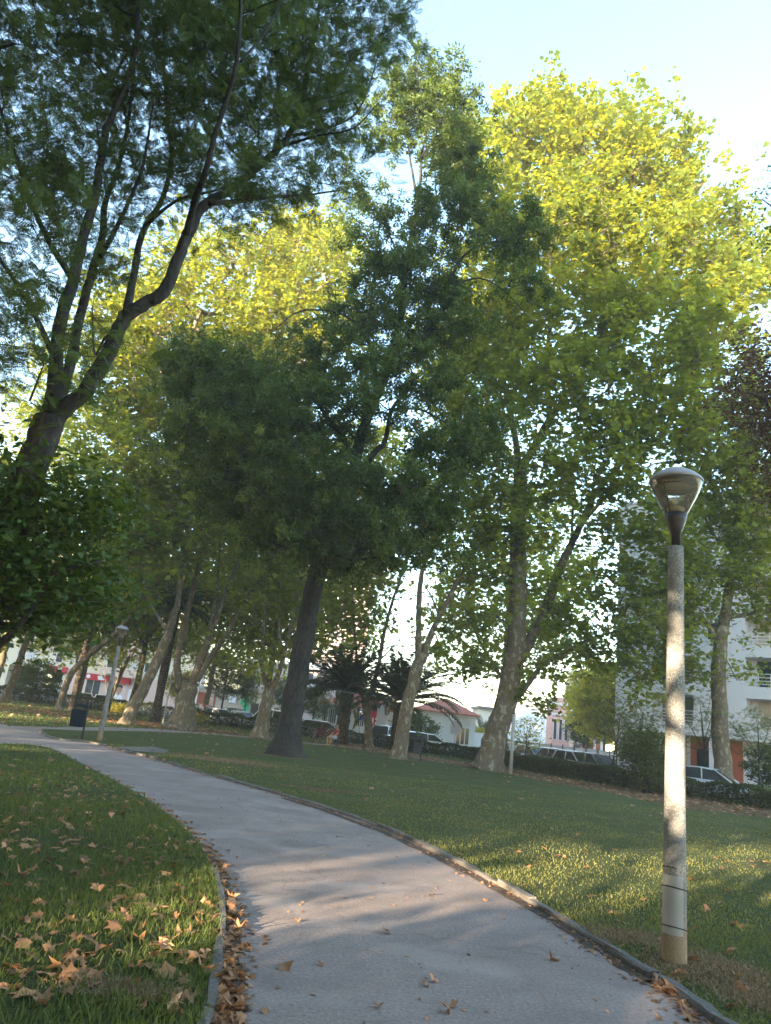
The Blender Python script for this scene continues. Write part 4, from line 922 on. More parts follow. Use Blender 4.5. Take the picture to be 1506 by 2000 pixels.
hedge('hedge', 'sunlit clipped hedge in front of the shops at the far left', hpart(.765, 1), 1.2, 1.0, .15, 11000, 5)

def shrub(name, label, px, Y, w_, h_, leaf, mat, size, nclu, nleaf, seed, stems=6, cat='shrub', group=None, spread=.22, hang=.2, bark='dark_bark', low=.15, crown='foliage'):
    b = P(px, 1400, Y); b[2] = 0; r = np.random.default_rng(seed)
    limbs = []
    for i in range(stems):
        a = r.uniform(0, 6.28); k = r.uniform(.3, .8)
        e = np.array([math.cos(a) * w_ * .5 * k, math.sin(a) * w_ * .5 * k, h_ * r.uniform(.6, .85)])
        limbs.append(([(0, 0, 0) if i == 0 else tuple(np.append(r.normal(0, .08, 2), -.05)), tuple(e * (.35, .35, .5)), tuple(e)], .03 + .012 * h_, .01))
    bl = [(0, 0, h_ * .58, w_ * .5, w_ * .45, h_ * .42, 1), (w_ * .12, 0, h_ * .3, w_ * .42, w_ * .4, h_ * .28, .6), (-w_ * .1, 0, h_ * .75, w_ * .3, w_ * .3, h_ * .24, .5)]
    return tree(name, label, None, limbs, bl, bark, leaf, mat, size, nclu, nleaf, group, None, spread, 1.0, hang, 1.1, cat, seed, .005, crown, low, 1, .2, tuple(b))
shrub('oleander', 'bushy dark oleander on the leaf bed between the lamp post and the hedge', 1262, 37, 2.6, 2.9, 'oval', 'shrub_leaf', .17, 130, 46, 61)
shrub('oleander', 'broad dark oleander filling the right edge beside the slim plane tree', 1530, 44, 4.8, 3.2, 'oval', 'shrub_leaf', .17, 190, 46, 62)
shrub('low_shrub', 'low bright green shrub at the foot of the right edge bushes', 1500, 38, 1.6, .8, 'oval', 'feather_leaf', .14, 40, 40, 63)
shrub('low_shrub', 'low yellowish shrub growing at the foot of the hedge left of the knobbly tree', 385, 66, 1.5, .9, 'oval', 'yellow_leaf', .15, 30, 34, 64)
shrub('low_shrub', 'yellow green weedy shrub below the far hedge between the lamp and the thick tree', 222, 70, 2.2, .9, 'oval', 'yellow_leaf', .16, 34, 34, 65)
shrub('round_shrub', 'rounded green shrub with bluish leaves behind the grey bin', 815, 76, 4.6, 3.3, 'oval', 'shrub_leaf', .22, 120, 44, 66)
shrub('dark_bush', 'dense dark bush behind the leaning plane tree at the far left', 55, 80, 5, 4.4, 'oval', 'evergreen_leaf', .24, 150, 46, 67)
shrub('garden_shrub', 'sunlit yellow green shrub beside the white garden wall', 948, 92, 3.2, 2.8, 'oval', 'yellow_leaf', .25, 60, 40, 68)

def small_tree(name, label, px, Y, h_, w_, leaf, mat, size, nclu, nleaf, seed, tr=.07, cz=.68, ch=.34, spread=.3, group='small trees along the street', lean=0, bark='dark_bark', hang=.3):
    b = P(px, 1400, Y); b[2] = -.02
    limbs = [([(0, 0, 0), (lean * .3, 0, h_ * .25), (lean * .7, 0, h_ * .5), (lean, 0, h_ * .8)], tr, tr * .4)]
    r = np.random.default_rng(seed)
    for i in range(4):
        a = i * 1.57 + r.uniform(-.4, .4)
        limbs.append(([(lean * .7, 0, h_ * r.uniform(.42, .55)), (lean + math.cos(a) * w_ * .22, math.sin(a) * w_ * .2, h_ * .68), (lean + math.cos(a) * w_ * .38, math.sin(a) * w_ * .34, h_ * .82)], tr * .5, tr * .15))
    bl = [(lean, 0, h_ * cz, w_ * .5, w_ * .5, h_ * ch, 1), (lean + w_ * .18, 0, h_ * (cz + .08), w_ * .32, w_ * .32, h_ * ch * .7, .5), (lean - w_ * .2, 0, h_ * (cz - .05), w_ * .3, w_ * .3, h_ * ch * .6, .5)]
    return tree(name, label, None, limbs, bl, bark, leaf, mat, size, nclu, nleaf, group, None, spread, 1.0, hang, 1.3, 'tree', seed, .008, 'crown', h_ * .25, 1, .3, tuple(b))
small_tree('lollipop_tree', 'small round bright yellow clipped tree seen through the massive plane tree', 343, 88, 5.4, 3.6, 'oval', 'yellow_leaf', .22, 130, 46, 71, .12, .66, .32)
small_tree('street_tree', 'blue green feathery street tree between the massive and the knobbly plane trees', 430, 88, 7.6, 6.0, 'feather', 'shrub_leaf', .42, 170, 40, 72, .14)
small_tree('street_tree', 'yellow green young street tree in front of the green shop front', 476, 90, 6.4, 3.2, 'oval', 'feather_leaf', .24, 90, 40, 73, .09)
small_tree('street_tree', 'green street tree seen between knobbly tree and evergreen trunk', 547, 90, 5.6, 3.0, 'oval', 'shrub_leaf', .24, 80, 40, 74, .09)
small_tree('street_tree', 'green drooping street tree left of the near palm', 612, 80, 5.2, 3.8, 'feather', 'shrub_leaf', .4, 80, 36, 75, .12)
small_tree('street_tree', 'thin young tree with few orange leaves by the grey hoarding', 1031, 52, 3.4, 2.2, 'oval', 'yellow_leaf', .18, 26, 26, 76, .05)
small_tree('street_tree', 'tall sunlit bright yellow tree left of the grey apartment block', 1182, 84, 11, 6.5, 'plane8', 'yellow_leaf', .34, 230, 40, 77, .16, .6, .42, .5)
small_tree('street_tree', 'wide golden crown rising behind the bright yellow tree', 1150, 100, 13, 6, 'plane8', 'yellow_leaf', .4, 120, 40, 177, .18, .62, .4, .6)
small_tree('norfolk_pine', 'small dark pine standing before the pale far houses', 1143, 96, 6.4, 4.2, 'fern', 'hedge_leaf', .5, 70, 34, 78, .12, .62, .38)
small_tree('jacaranda', 'pale feathery jacaranda sapling by the left corner of the grey block', 1194, 43, 4.6, 3.4, 'feather', 'feather_leaf', .30, 50, 20, 79, .06, .7, .32, .3, lean=.5)
small_tree('jacaranda', 'pale feathery jacaranda sapling between the lamp post and the slim plane tree', 1385, 41, 5.2, 3.2, 'feather', 'feather_leaf', .30, 40, 18, 80, .06, .72, .3, .3, lean=-.4)
small_tree('jacaranda', 'feathery jacaranda sapling above the oleander at the right edge', 1480, 41, 4.8, 4.0, 'feather', 'feather_leaf', .30, 55, 20, 81, .06, .72, .3, .3)
small_tree('jacaranda', 'feathery jacaranda sapling right behind the oleander beside the lamp post', 1252, 40, 4.4, 2.6, 'feather', 'feather_leaf', .30, 34, 18, 82, .06, .7, .3, .3)

# ------------------------------------------------------------------ palms
def palm(name, label, px, Y, th_, tr, L, nf, seed, droop=1.0, lean=0, leafl=.42, group='palms', py=1440, leafw=.022):
    b = P(px, py, Y); b[2] = -.02; r = np.random.default_rng(seed); root = empty(name, b, label, 'palm', group)
    g = Geo(); z = np.linspace(0, th_, 14); rad = tr * (1 + .25 * np.exp(-z * 3) + .18 * (z / th_) ** 3)
    lob = 1 + .07 * r.normal(size=(14, 14)); g.tube(np.column_stack([lean * (z / th_) ** 1.3, 0 * z, z]), rad, 14, 0, True, lob); g.build('trunk', 'palm_bark', root, True)
    top = np.array([lean, 0, th_]); gf = Geo()
    for i in range(nf):
        a = i * 2.39996 + r.normal(0, .15); e = math.radians(84 - 84 * (i / nf) ** .8 + r.normal(0, 6)); l = L * r.uniform(.85, 1.1) * (.75 if i < 5 else 1)
        n = 22; s = np.linspace(0, 1, n); el = e - droop * 1.15 * s ** 1.7
        ds = l / (n - 1); hx = np.concatenate([[0], np.cumsum(np.cos(el[:-1]) * ds)]); hz = np.concatenate([[0], np.cumsum(np.sin(el[:-1]) * ds)])
        pts = top + np.column_stack([np.cos(a) * (hx + tr * .3), np.sin(a) * (hx + tr * .3), hz + .15])
        gf.tube(pts, .035 * (1 - .85 * s) + .004, 4, 0, False, None, .2)
        side = np.array([-math.sin(a), math.cos(a), 0]); q = np.linspace(.10, .99, 46)
        c = np.column_stack([np.interp(q, s, pts[:, k]) for k in range(3)]); T = np.gradient(c, axis=0); T /= np.linalg.norm(T, axis=1)[:, None]
        up = np.cross(side, T); ll = leafl * (l / 4) * np.sin(math.pi * (.15 + .8 * q)) * 1.35
        for sg in (-1, 1):
            d = side * sg * .80 + T * .55 + up * (-.12 if sg else 0) + np.array([0, 0, -.28 * droop]) + r.normal(0, .07, (len(q), 3)); d /= np.linalg.norm(d, axis=1)[:, None]
            tip = c + d * ll[:, None]; m = c + d * ll[:, None] * .45; ww = T * leafw * (l / 4) * 1.6
            v = np.stack([c, m + ww, tip, m - ww], 1).reshape(-1, 3); gf.add(v, np.arange(len(q) * 4).reshape(-1, 4), 0, r.random(len(q)))
    gf.build('crown', 'palm_leaf', root, False, None, True); return root
palm('date_palm', 'stout date palm with arching crown right of the evergreen trunk', 667, 58, 3.7, .46, 5.2, 58, 91, 1.05, leafl=.5, leafw=.034)
palm('date_palm', 'stout date palm partly hidden by the leaning forked plane tree', 776, 58, 3.5, .46, 5.4, 58, 92, 1.05, leafl=.5, leafw=.034)
palm('date_palm', 'tall date palm behind the massive plane tree with hanging fronds', 296, 58, 8.4, .32, 3.6, 54, 93, 1.5)
palm('date_palm', 'tall thin dark palm behind the slender bending plane tree', 128, 64, 7.0, .26, 2.6, 44, 94, 1.6, leafl=.7)
palm('garden_palm', 'young sunlit palm by the white wall right of the red roof', 940, 100, 2.0, .18, 3.0, 26, 95, .6)

# ------------------------------------------------------------------ street
ro = sheet('road', hl_off := np.vstack([hl + (2.0, 3.0), [(-200, 90), (-200, 104), (-20, 92), (5, 78), (24, 60), (60, 20), (40, 10)]]), -.012, 'road_asphalt')
def seg(pts, z, mat, name): sheet(name, pts, z, mat)
sheet('pavement', [(-200, 100), (-20, 90.5), (4, 80), (24, 62), (40, 45), (60, 70), (60, 125), (-200, 125)], .0, 'pavement')

# ------------------------------------------------------------------ cars
def loft(g, st, mi=0, close=True):
    """st: list of (x, [(y,z)...] half section); mirrored"""
    V = []; m = len(st[0][1])
    for x, sec in st:
        V += [(x, -y, z) for y, z in sec] + [(x, y, z) for y, z in sec[::-1]]
    k = 2 * m; f = []
    for i in range(len(st) - 1):
        for j in range(k - 1): f.append((i * k + j, i * k + j + 1, (i + 1) * k + j + 1, (i + 1) * k + j))
        f.append((i * k + k - 1, i * k, (i + 1) * k, (i + 1) * k + k - 1))
    f.append(tuple(range(k))[::-1]); f.append(tuple(range((len(st) - 1) * k, len(st) * k)))
    g.add(V, f, mi)
WHEEL = None
def car(label, px, Y, heading, paint, kind='hatch', py=1440):
    global WHEEL
    b = P(px, py, Y); b[2] = -.01
    root = empty('parked_car', b, label, 'car', 'cars parked along the street', heading)
    L = dict(hatch=4.1, wagon=4.5, van=4.9, suv=4.5)[kind]; H_ = dict(hatch=1.46, wagon=1.47, van=1.95, suv=1.68)[kind]; hw = dict(hatch=.86, wagon=.88, van=.95, suv=.92)[kind]
    zb = dict(hatch=.88, wagon=.90, van=1.05, suv=1.0)[kind]; x1 = L / 2; x0 = -L / 2
    def sec(w0, z0, z1): return [(w0 * .88, z0), (w0 * .99, z0 + .14), (w0, z0 + (z1 - z0) * .55), (w0 * .96, z1 - .05), (w0 * .86, z1)]
    g = Geo()
    hood = .80 if kind != 'van' else .95
    loft(g, [(x0, sec(hw * .84, .42, zb - .16)), (x0 + .10, sec(hw * .95, .28, zb - .03)), (x0 + .8, sec(hw, .22, zb)), (.55, sec(hw, .2, zb)), (x1 - .85, sec(hw, .22, zb - .06)), (x1 - .28, sec(hw * .95, .26, hood - .08)), (x1 - .05, sec(hw * .84, .30, .66)), (x1, sec(hw * .72, .36, .56))])
    # roof and pillars
    xr0 = x0 + (.55 if kind in ('hatch', 'suv') else .35 if kind == 'wagon' else .18); xr1 = dict(hatch=.35, wagon=.35, van=1.0, suv=.4)[kind]; xw = xr1 + (.85 if kind != 'van' else .7); tw = hw * .74
    rs_ = lambda w0, z: [(w0, z - .06), (w0 * .97, z - .02), (w0 * .8, z), (w0 * .4, z + .02)]
    loft(g, [(xr0 - .05, rs_(tw * .95, H_ - .07)), (xr0 + .2, rs_(tw, H_ - .02)), ((xr0 + xr1) / 2, rs_(tw, H_)), (xr1, rs_(tw * .97, H_ - .05))])
    xb = x0 + (.22 if kind != 'van' else .1)
    for s in (-1, 1):
        for (a, bq) in (((xw, hw * .84 * s, zb - .04), (xr1, tw * .95 * s, H_ - .08)), ((xb, hw * .84 * s, zb - .04), (xr0, tw * .95 * s, H_ - .09)), ((-.25, hw * .88 * s, zb - .04), (-.3, tw * s, H_ - .04))):
            g.tube([a, bq], [.045, .04], 5)
    body = g.build('body', paint, root, True)
    def pane(nm, q, mat='window_glass'):
        gg = Geo(); n = len(q); c = np.mean(q, 0); gg.add(q, [tuple(range(n))]); return gg.build(nm, mat, root)
    pane('windscreen', [(xw - .02, -hw * .80, zb - .05), (xw - .02, hw * .80, zb - .05), (xr1 + .01, tw * .9, H_ - .08), (xr1 + .01, -tw * .9, H_ - .08)])
    pane('rear_window', [(xb + .02, -hw * .80, zb - .03), (xb + .02, hw * .80, zb - .03), (xr0 - .03, tw * .88, H_ - .10), (xr0 - .03, -tw * .88, H_ - .10)])
    for s in (-1, 1):
        for (a0, a1, c0, c1) in ((xb + .12, -.3, xr0 + .06, -.34), (-.2, xw - .1, -.26, xr1 - .03)):
            pane('side_window', [(a0, hw * .855 * s, zb - .03), (a1, hw * .855 * s, zb - .03), (c1, tw * .965 * s, H_ - .09), (c0, tw * .965 * s, H_ - .09)])
        gg = Geo(); gg.ball((x1 - .13, s * hw * .66, .63), (.14, .17, .075), 10, 6); gg.build('headlight', 'lens_clear', root, True)
        gg = Geo(); gg.ball((x0 + .06, s * hw * .72, zb - .17), (.07, .11, .12), 10, 6); gg.build('tail_light', 'lens_red', root, True)
        for xx in (x1 - .82, x0 + .78):
            if WHEEL is None:
                gg = Geo(); gg.lathe([(.2, -.1), (.29, -.1), (.315, -.06), (.315, .06), (.29, .1), (.2, .1)], 18); ty = gg.build('tyre', 'tyre_rubber', None, True)
                gg = Geo(); gg.lathe([(.0, .06), (.05, .075), (.19, .06), (.21, .10), (.21, -.10), (0, -.08)], 18); ri = gg.build('rim', 'wheel_rim', None, True)
                WHEEL = (ty, ri); t_, r_ = ty, ri
            else:
                t_, r_ = WHEEL[0].copy(), WHEEL[1].copy(); col.objects.link(t_); col.objects.link(r_)
            wh = empty('wheel', (xx, s * (hw - .09), .315)); wh.parent = root; wh.rotation_euler = (-s * math.pi / 2, 0, 0); t_.parent = wh; r_.parent = wh
    gg = Geo(); gg.box(x1 - .01, x1 + .012, -.26, .26, .40, .50); gg.build('number_plate', 'sign_white', root)
    return root
h90 = -math.pi / 2
car('white hatchback nose-on behind the hedge at the far left', 40, 81, h90 + .5, 'paint_white')
car('white estate car parked beside the white hatchback at the far left', 76, 80, h90 + .6, 'paint_white', 'wagon')
car('silver car behind the hedge in front of the shop window', 150, 84, h90 + .3, 'paint_silver')
car('white car below the shop window with red awning', 182, 84, h90 + .3, 'paint_white')
car('dark red estate car just right of the massive plane trunk', 392, 79, h90 + .75, 'paint_darkred', 'suv')
car('pale silver hatchback next to the dark red car', 422, 77, h90 + .75, 'paint_silver')
car('black car in the row behind the street trees', 455, 80, h90 + .7, 'paint_black', 'suv')
car('white hatchback in front of the green shop front', 470, 76, h90 + .6, 'paint_white')
car('long white van partly behind the knobbly plane tree', 522, 76, math.pi, 'paint_white', 'van')
car('silver car seen left of the bench under the drooping street tree', 596, 74, h90 + .3, 'paint_silver')
car('white estate car broadside behind the bench', 630, 72, 0.1, 'paint_white', 'wagon')
car('silver car nose-on between the two palms', 744, 66, h90 - .2, 'paint_silver', 'suv')
car('white car half hidden by the leaning forked plane tree', 800, 66, h90 + .2, 'paint_white')
car('white estate car broadside left of the white house', 838, 65, .15, 'paint_white', 'wagon')
car('silver car just right of the huge plane tree', 1046, 57, -1.25, 'paint_silver')
car('dark grey car behind the hedge in front of the grey hoarding', 1094, 54, -1.3, 'paint_grey')
car('silver car at the middle of the hoarding behind the hedge', 1128, 51.5, -1.25, 'paint_silver')
car('dark olive estate car right of the silver car by the hoarding', 1168, 49.5, -1.3, 'paint_olive', 'wagon')
car('pale silver car in front of the grey apartment block', 1388, 40.5, -.7, 'paint_silver')

# ------------------------------------------------------------------ buildings
class Facade:
    """a building front: local x runs along the front, local y goes into the building"""
    def __init__(s, name, label, px, Y, rz=0.0, cat='building', py=1400):
        A = P(px, py, Y); A[2] = 0; s.A = A; s.rz = rz; s.d = np.array([math.cos(rz), math.sin(rz)])
        s.root = empty(name, A - (0, 0, .02), label, cat, None, rz)
    def uz(s, px, py):
        q = ray(px, py); M = np.array([[q[0], -s.d[0]], [q[1], -s.d[1]]]); t, u = np.linalg.solve(M, s.A[:2])
        return u, HC + q[2] * t
    def rect(s, a, b):   # two pixel corners -> u0,u1,z0,z1
        u0, z0 = s.uz(*a); u1, z1 = s.uz(*b); return min(u0, u1), max(u0, u1), min(z0, z1), max(z0, z1)
    def boxes(s, name, mat, l, parent=None):
        g = Geo()
        for b in l: g.box(*b)
        return g.build(name, mat, parent or s.root)
    def window(s, a, b=None, mat='window_glass', frame='trim_white', y=-.03, real=None, name='window', bars=True):
        u0, u1, z0, z1 = real if real else s.rect(a, b)
        p = s.boxes(name, mat, [(u0, u1, y, y + .05, z0, z1)])
        f = .07; fy = y - .035
        l = [(u0 - f, u0, fy, y + .06, z0 - f, z1 + f), (u1, u1 + f, fy, y + .06, z0 - f, z1 + f), (u0, u1, fy, y + .06, z0 - f, z0), (u0, u1, fy, y + .06, z1, z1 + f)]
        if bars and u1 - u0 > .9: l.append(((u0 + u1) / 2 - .03, (u0 + u1) / 2 + .03, fy, y - .002, z0, z1))
        s.boxes('frame', frame, l, p); return p
# grey apartment block on the right
b = Facade('apartment_block', 'grey apartment block with railed balconies behind the right hedge', 1201, 61, math.radians(-42))
u = lambda px, py=1400: b.uz(px, py)[0]
ub = [0, u(1269), u(1355), u(1457), u(1560), u(1640, 1420), u(1700, 1420)]
zs = b.uz(1310, 1432)[1]; SH = 2.95; NF = 6; zt = zs + NF * SH
wl = []
for a, c in ((0, 1), (2, 3), (4, 5)): wl.append((ub[a], ub[c], 0, 1.4, zs, zt + .9))
for a, c in ((1, 2), (3, 4), (5, 6)):
    for k in range(NF): wl.append((ub[a], ub[c], .004, 1.4, zs + k * SH, zs + k * SH + .85))
    wl.append((ub[a], ub[c], .004, 1.4, zt, zt + .9))
wl.append((0, ub[6], 1.4, 9, zs, zt + .4)); wl.append((0, ub[6], 1.402, 8.9, -.05, zs))
b.boxes('wall', 'grey_wall', wl)
b.boxes('ground_floor_wall', 'rust_wall', [(u(1337, 1470), u(1378, 1470), 1.30, 1.40, .0, zs - .02), (u(1402, 1470), u(1440, 1470), 1.30, 1.40, 0, zs - .02)])
b.boxes('ground_floor_wall', 'beige_wall', [(.05, u(1330, 1470), 1.30, 1.40, 0, zs - .02)])
b.boxes('pillar', 'grey_wall', [(u(1384, 1480), u(1395, 1480), .1, 1.28, -.03, zs - .003)])
b.boxes('pillar', 'grey_wall', [(.0, .5, .1, 1.28, -.03, zs - .003)])
b.window(None, None, 'dark_void', 'metal_dark', 1.25, (u(1352, 1475), u(1378, 1475), .02, 2.55), 'door')
for bi, (a, c) in enumerate(((1, 2), (3, 4), (5, 6))):
    for k in range(NF):
        z0 = zs + k * SH + .85; z1 = zs + (k + 1) * SH; U0, U1 = ub[a], ub[c]
        dk = (bi == 1 and k == 1)
        b.boxes('shutter', 'window_glass' if dk else ('shutter_brown' if bi == 0 else 'beige_wall'), [(U0 + .5, U1 - .25, 1.33, 1.39, z0 + .02, z1 - .12)])
        b.boxes('railing', 'white_paint', [(U0 + .02, U1 - .02, .03, .07, z0 + h, z0 + h + .045) for h in (.16, .40, .64, .9)] + [(x, x + .05, .075, .11, z0, z0 + .92) for x in np.linspace(U0 + .04, U1 - .09, 5)])
for k in range(NF):
    z0 = zs + k * SH + 1.25
    for (pa, pc) in ((1210, 1246), (1384, 1424)):
        b.window(None, None, 'shutter' if k != 2 else 'window_glass', 'trim_white', -.03, (u(pa), u(pc), z0, z0 + 1.25))
b.boxes('roof', 'grey_wall', [(-.1, ub[6], -.12, 9.1, zt + .9, zt + 1.1)])

# shops and flats at the left
b = Facade('shop_building', 'cream and pink flats above shops with red awnings at the left', -60, 108, math.radians(-3))
u0, u1 = 0, b.uz(332, 1340)[0]
zf = b.uz(180, 1314)[1]
Sx = lambda px, py=1330: b.uz(px, py)[0]
gl = [Sx(8, 1340), Sx(70, 1340), Sx(82, 1340), Sx(118, 1340)]
b.boxes('wall', 'cream_wall', [(0, gl[0], 0, 12, -.05, zf), (gl[3], Sx(135), 0, 12, -.05, zf), (0, u1, .003, 12.003, zf, zf + 16), (gl[1], gl[2], .05, .9, -.05, zf)])
b.boxes('ground_floor_wall', 'pink_wall', [(Sx(135), u1 + .2, -.02, 12, -.05, zf - .004)])
b.boxes('arcade_shade', 'dark_void', [(gl[0], gl[1], 2.5, 2.7, -.05, zf - .01), (gl[2], gl[3], 2.5, 2.7, -.05, zf - .01)])  # near-black panels stand for the shade inside the opening
b.boxes('shutter', 'shutter', [(Sx(88, 1345), Sx(106, 1345), 2.3, 2.45, 0, 2.4)])
b.boxes('shutter', 'shutter', [(Sx(30, 1345), Sx(50, 1345), 2.3, 2.45, 0, 2.4)])
b.window((164, 1358), (199, 1326), name='shop_window', y=-.08, frame='trim_white')
sg = b.boxes('shop_sign', 'awning_red', [(Sx(171, 1320), Sx(215, 1326), -.5, -.09, zf - .95, zf - .12)])
g = Geo(); xc = Sx(187, 1320)
g.ball((xc - .8, -.51, zf - .52), (.30, .03, .26), 12, 6); g.ball((xc + .9, -.51, zf - .45), (.42, .03, .20), 12, 6); g.box(xc + .6, xc + 1.5, -.535, -.501, zf - .82, zf - .58); g.ball((xc + 1.0, -.51, zf - .25), (.18, .03, .14), 10, 6)
g.build('emblem', 'sign_white', sg)
b.boxes('shop_sign', 'awning_red', [(Sx(232, 1328), Sx(256, 1330), -.5, -.09, zf - .95, zf - .12)])
b.boxes('shop_sign', 'awning_red', [(Sx(95, 1310), Sx(111, 1312), -.3, -.05, zf - .55, zf + .35)])
b.boxes('shop_sign', 'awning_red', [(Sx(122, 1312), Sx(131, 1314), -.3, -.05, zf - .55, zf + .35)])
# poster with a portrait of a man in a pale coat
ps = b.boxes('poster', 'pale_pink_wall', [(Sx(221, 1350), Sx(247, 1350), -.07, -.03, .3, zf - 1.1)])
xp = (Sx(221, 1350) + Sx(247, 1350)) / 2 - .1
g = Geo(); g.ball((xp, -.075, 2.35), (.42, .02, .52), 16, 10); g.prism([(xp - .14, -.09), (xp + .14, -.09), (xp + .14, -.071), (xp - .14, -.071)], 1.6, 1.95); g.build('face', 'skin_tan', ps, True)
g = Geo(); g.ball((xp, -.072, 2.72), (.44, .018, .26), 14, 8); g.build('hair', 'hair_dark', ps, True)
g = Geo(); v = [(xp - .75, -.085, .5), (xp + .75, -.085, .5), (xp + .6, -.085, 1.5), (xp + .15, -.085, 1.75), (xp - .15, -.085, 1.75), (xp - .6, -.085, 1.5)]; g.add(v, [tuple(range(6))]); g.build('coat', 'sign_white', ps)
b.boxes('poster', 'white_wall', [(Sx(251, 1352), Sx(263, 1352), -.07, -.03, .3, zf - 1.6)])
for fl in range(5):
    z0 = zf + fl * 2.95
    for (pa, pc) in ((15, 70), (196, 240), (243, 272)):
        a, c = Sx(pa), Sx(pc)
        p = b.boxes('balcony', 'pink_wall' if pa > 100 else 'cream_wall', [(a, c, -1.0, -.9, z0 + .05, z0 + 1.0), (a, a + .1, -.9, -.0, z0 + .05, z0 + 1.0), (c - .1, c, -.9, -.0, z0 + .05, z0 + 1.0), (a, c, -1.02, -.0, z0 - .12, z0 + .05)])
        b.window(None, None, 'shutter' if (fl + pa) % 2 else 'window_glass', 'trim_white', -.03, (a + .5, c - .6, z0 + .1, z0 + 2.2))
    for (pa, pc) in ((150, 160), (170, 180), (278, 296), (100, 112)):
        b.window(None, None, 'window_glass', 'trim_white', -.03, (Sx(pa), Sx(pc), z0 + .95, z0 + 2.2))
b.boxes('roof', 'beige_wall', [(-.2, u1 + .2, -.25, 12.2, zf + 16.003, zf + 16.4)])

b = Facade('tower_block', 'white tower block with pink balcony bands left of the massive plane tree', 322, 122, 0)
w_ = b.uz(372, 1340)[0]; b.boxes('wall', 'white_wall', [(0, w_, 0, 10, -.05, 19)])
for fl in range(6):
    z0 = 3.2 + fl * 2.9; p = b.boxes('balcony', 'pale_pink_wall', [(.1, w_ * .42, -.9, -.01, z0, z0 + 1.1)])
    b.window(None, None, 'window_glass', 'trim_white', -.03, (.5, w_ * .36, z0 + 1.15, z0 + 2.3))
    b.window(None, None, 'window_glass', 'trim_white', -.03, (w_ * .62, w_ * .82, z0 + .9, z0 + 2.1))
b.boxes('door', 'dark_void', [(w_ * .5, w_ * .8, -.04, .0, 0, 2.4)])
b.boxes('roof', 'white_wall', [(-.1, w_ + .1, -.1, 10.1, 19.003, 19.3)])

b = Facade('corner_shops', 'low beige shops with green and orange fronts behind the street trees', 378, 112, 0)
X = lambda px, py=1375: b.uz(px, py)[0]
w_ = X(572); b.boxes('wall', 'beige_wall', [(0, w_, 0, 10, -.05, 4.0), (X(470), w_, .01, 10, 4.004, 8.6)])
b.boxes('shop_front', 'rust_wall', [(X(384), X(402), -.06, .0, .05, 3.4)]); b.boxes('shop_front', 'rust_wall', [(X(416), X(420), -.06, .0, .05, 3.4)])
b.window(None, None, 'window_glass', 'trim_white', -.05, (X(404), X(414), .1, 2.6), 'door')
b.boxes('shop_front', 'green_panel', [(X(470), X(486), -.5, -.05, 2.3, 3.9), (X(476), X(487), -.3, -.05, .1, 2.28)])
b.boxes('shop_front', 'sign_white', [(X(446), X(459), -.2, -.03, 2.4, 3.3)])
b.window(None, None, 'dark_void', 'beige_wall', -.05, (X(491), X(506), .1, 2.7), 'door', False)
b.boxes('balcony', 'pale_pink_wall', [(X(484), X(530), -1.0, -.01, 4.3, 5.3)])
vp = b.boxes('veranda', 'window_glass', [(X(474), X(506), -.95, -.01, 5.31, 7.4)])
b.boxes('frame', 'trim_white', [(x, x + .14, -1.02, -.96, 5.31, 7.4) for x in np.linspace(X(474), X(506) - .14, 6)] + [(X(474), X(506), -1.03, -.9, 7.41, 7.7)], vp)
b.boxes('roof', 'trim_white', [(-.2, X(469), -.2, 10, 4.005, 4.3), (X(469) + .01, w_ + .2, -.2, 10.1, 8.605, 8.9)])

b = Facade('pink_flats', 'pale pink block of flats rising behind the near palm', 560, 125, 0)
w_ = b.uz(706, 1330)[0]; b.boxes('wall', 'pale_pink_wall', [(0, w_, 0, 12, -.05, 26)])
for fl in range(8):
    z0 = 3.4 + fl * 2.9; b.boxes('balcony', 'white_wall', [(.6, w_ * .55, -1.0, -.01, z0, z0 + 1.0)])
    b.window(None, None, 'window_glass', 'trim_white', -.03, (1.2, w_ * .3, z0 + 1.05, z0 + 2.3)); b.window(None, None, 'shutter_brown', 'trim_white', -.03, (w_ * .35, w_ * .5, z0 + 1.05, z0 + 2.3))
    b.window(None, None, 'window_glass', 'trim_white', -.03, (w_ * .68, w_ * .82, z0 + .9, z0 + 2.2))
b.boxes('roof', 'pale_pink_wall', [(-.2, w_ + .2, -.2, 12.2, 26.004, 26.4)])

# white house with the red roof
b = Facade('white_house', 'long low white house with red tiled roof behind the palms', 604, 82, math.radians(-4))
X = lambda px, py=1420: b.uz(px, py)[0]
ze = b.uz(925, 1399)[1]; xa = X(604); xr = X(812); xe = X(928)
b.boxes('wall', 'white_wall', [(xa, xr, .8, 9, -.05, ze - .5), (xr, xe, 0, 9, -.05, ze)])
def hip(x0, x1, y0, y1, z, h, ov=.45):
    g = Geo(); x0 -= ov; x1 += ov; y0 -= ov; y1 += ov; i = min((x1 - x0) / 2 - .2, (y1 - y0) / 2)
    ym = (y0 + y1) / 2
    v = [(x0, y0, z), (x1, y0, z), (x1, y1, z), (x0, y1, z), (x0 + i, ym, z + h), (x1 - i, ym, z + h), (x0, y0, z - .12), (x1, y0, z - .12), (x1, y1, z - .12), (x0, y1, z - .12)]
    g.add(v, [(0, 1, 5, 4), (1, 2, 5), (2, 3, 4, 5), (3, 0, 4), (6, 7, 1, 0), (7, 8, 2, 1), (8, 9, 3, 2), (9, 6, 0, 3), (9, 8, 7, 6)])
    return g.build('roof', 'roof_tile', b.root)
hip(xa, xr - .5, .8, 9, ze - .38, 1.5); hip(xr - .1, xe, 0, 9, ze + .125, 1.6)
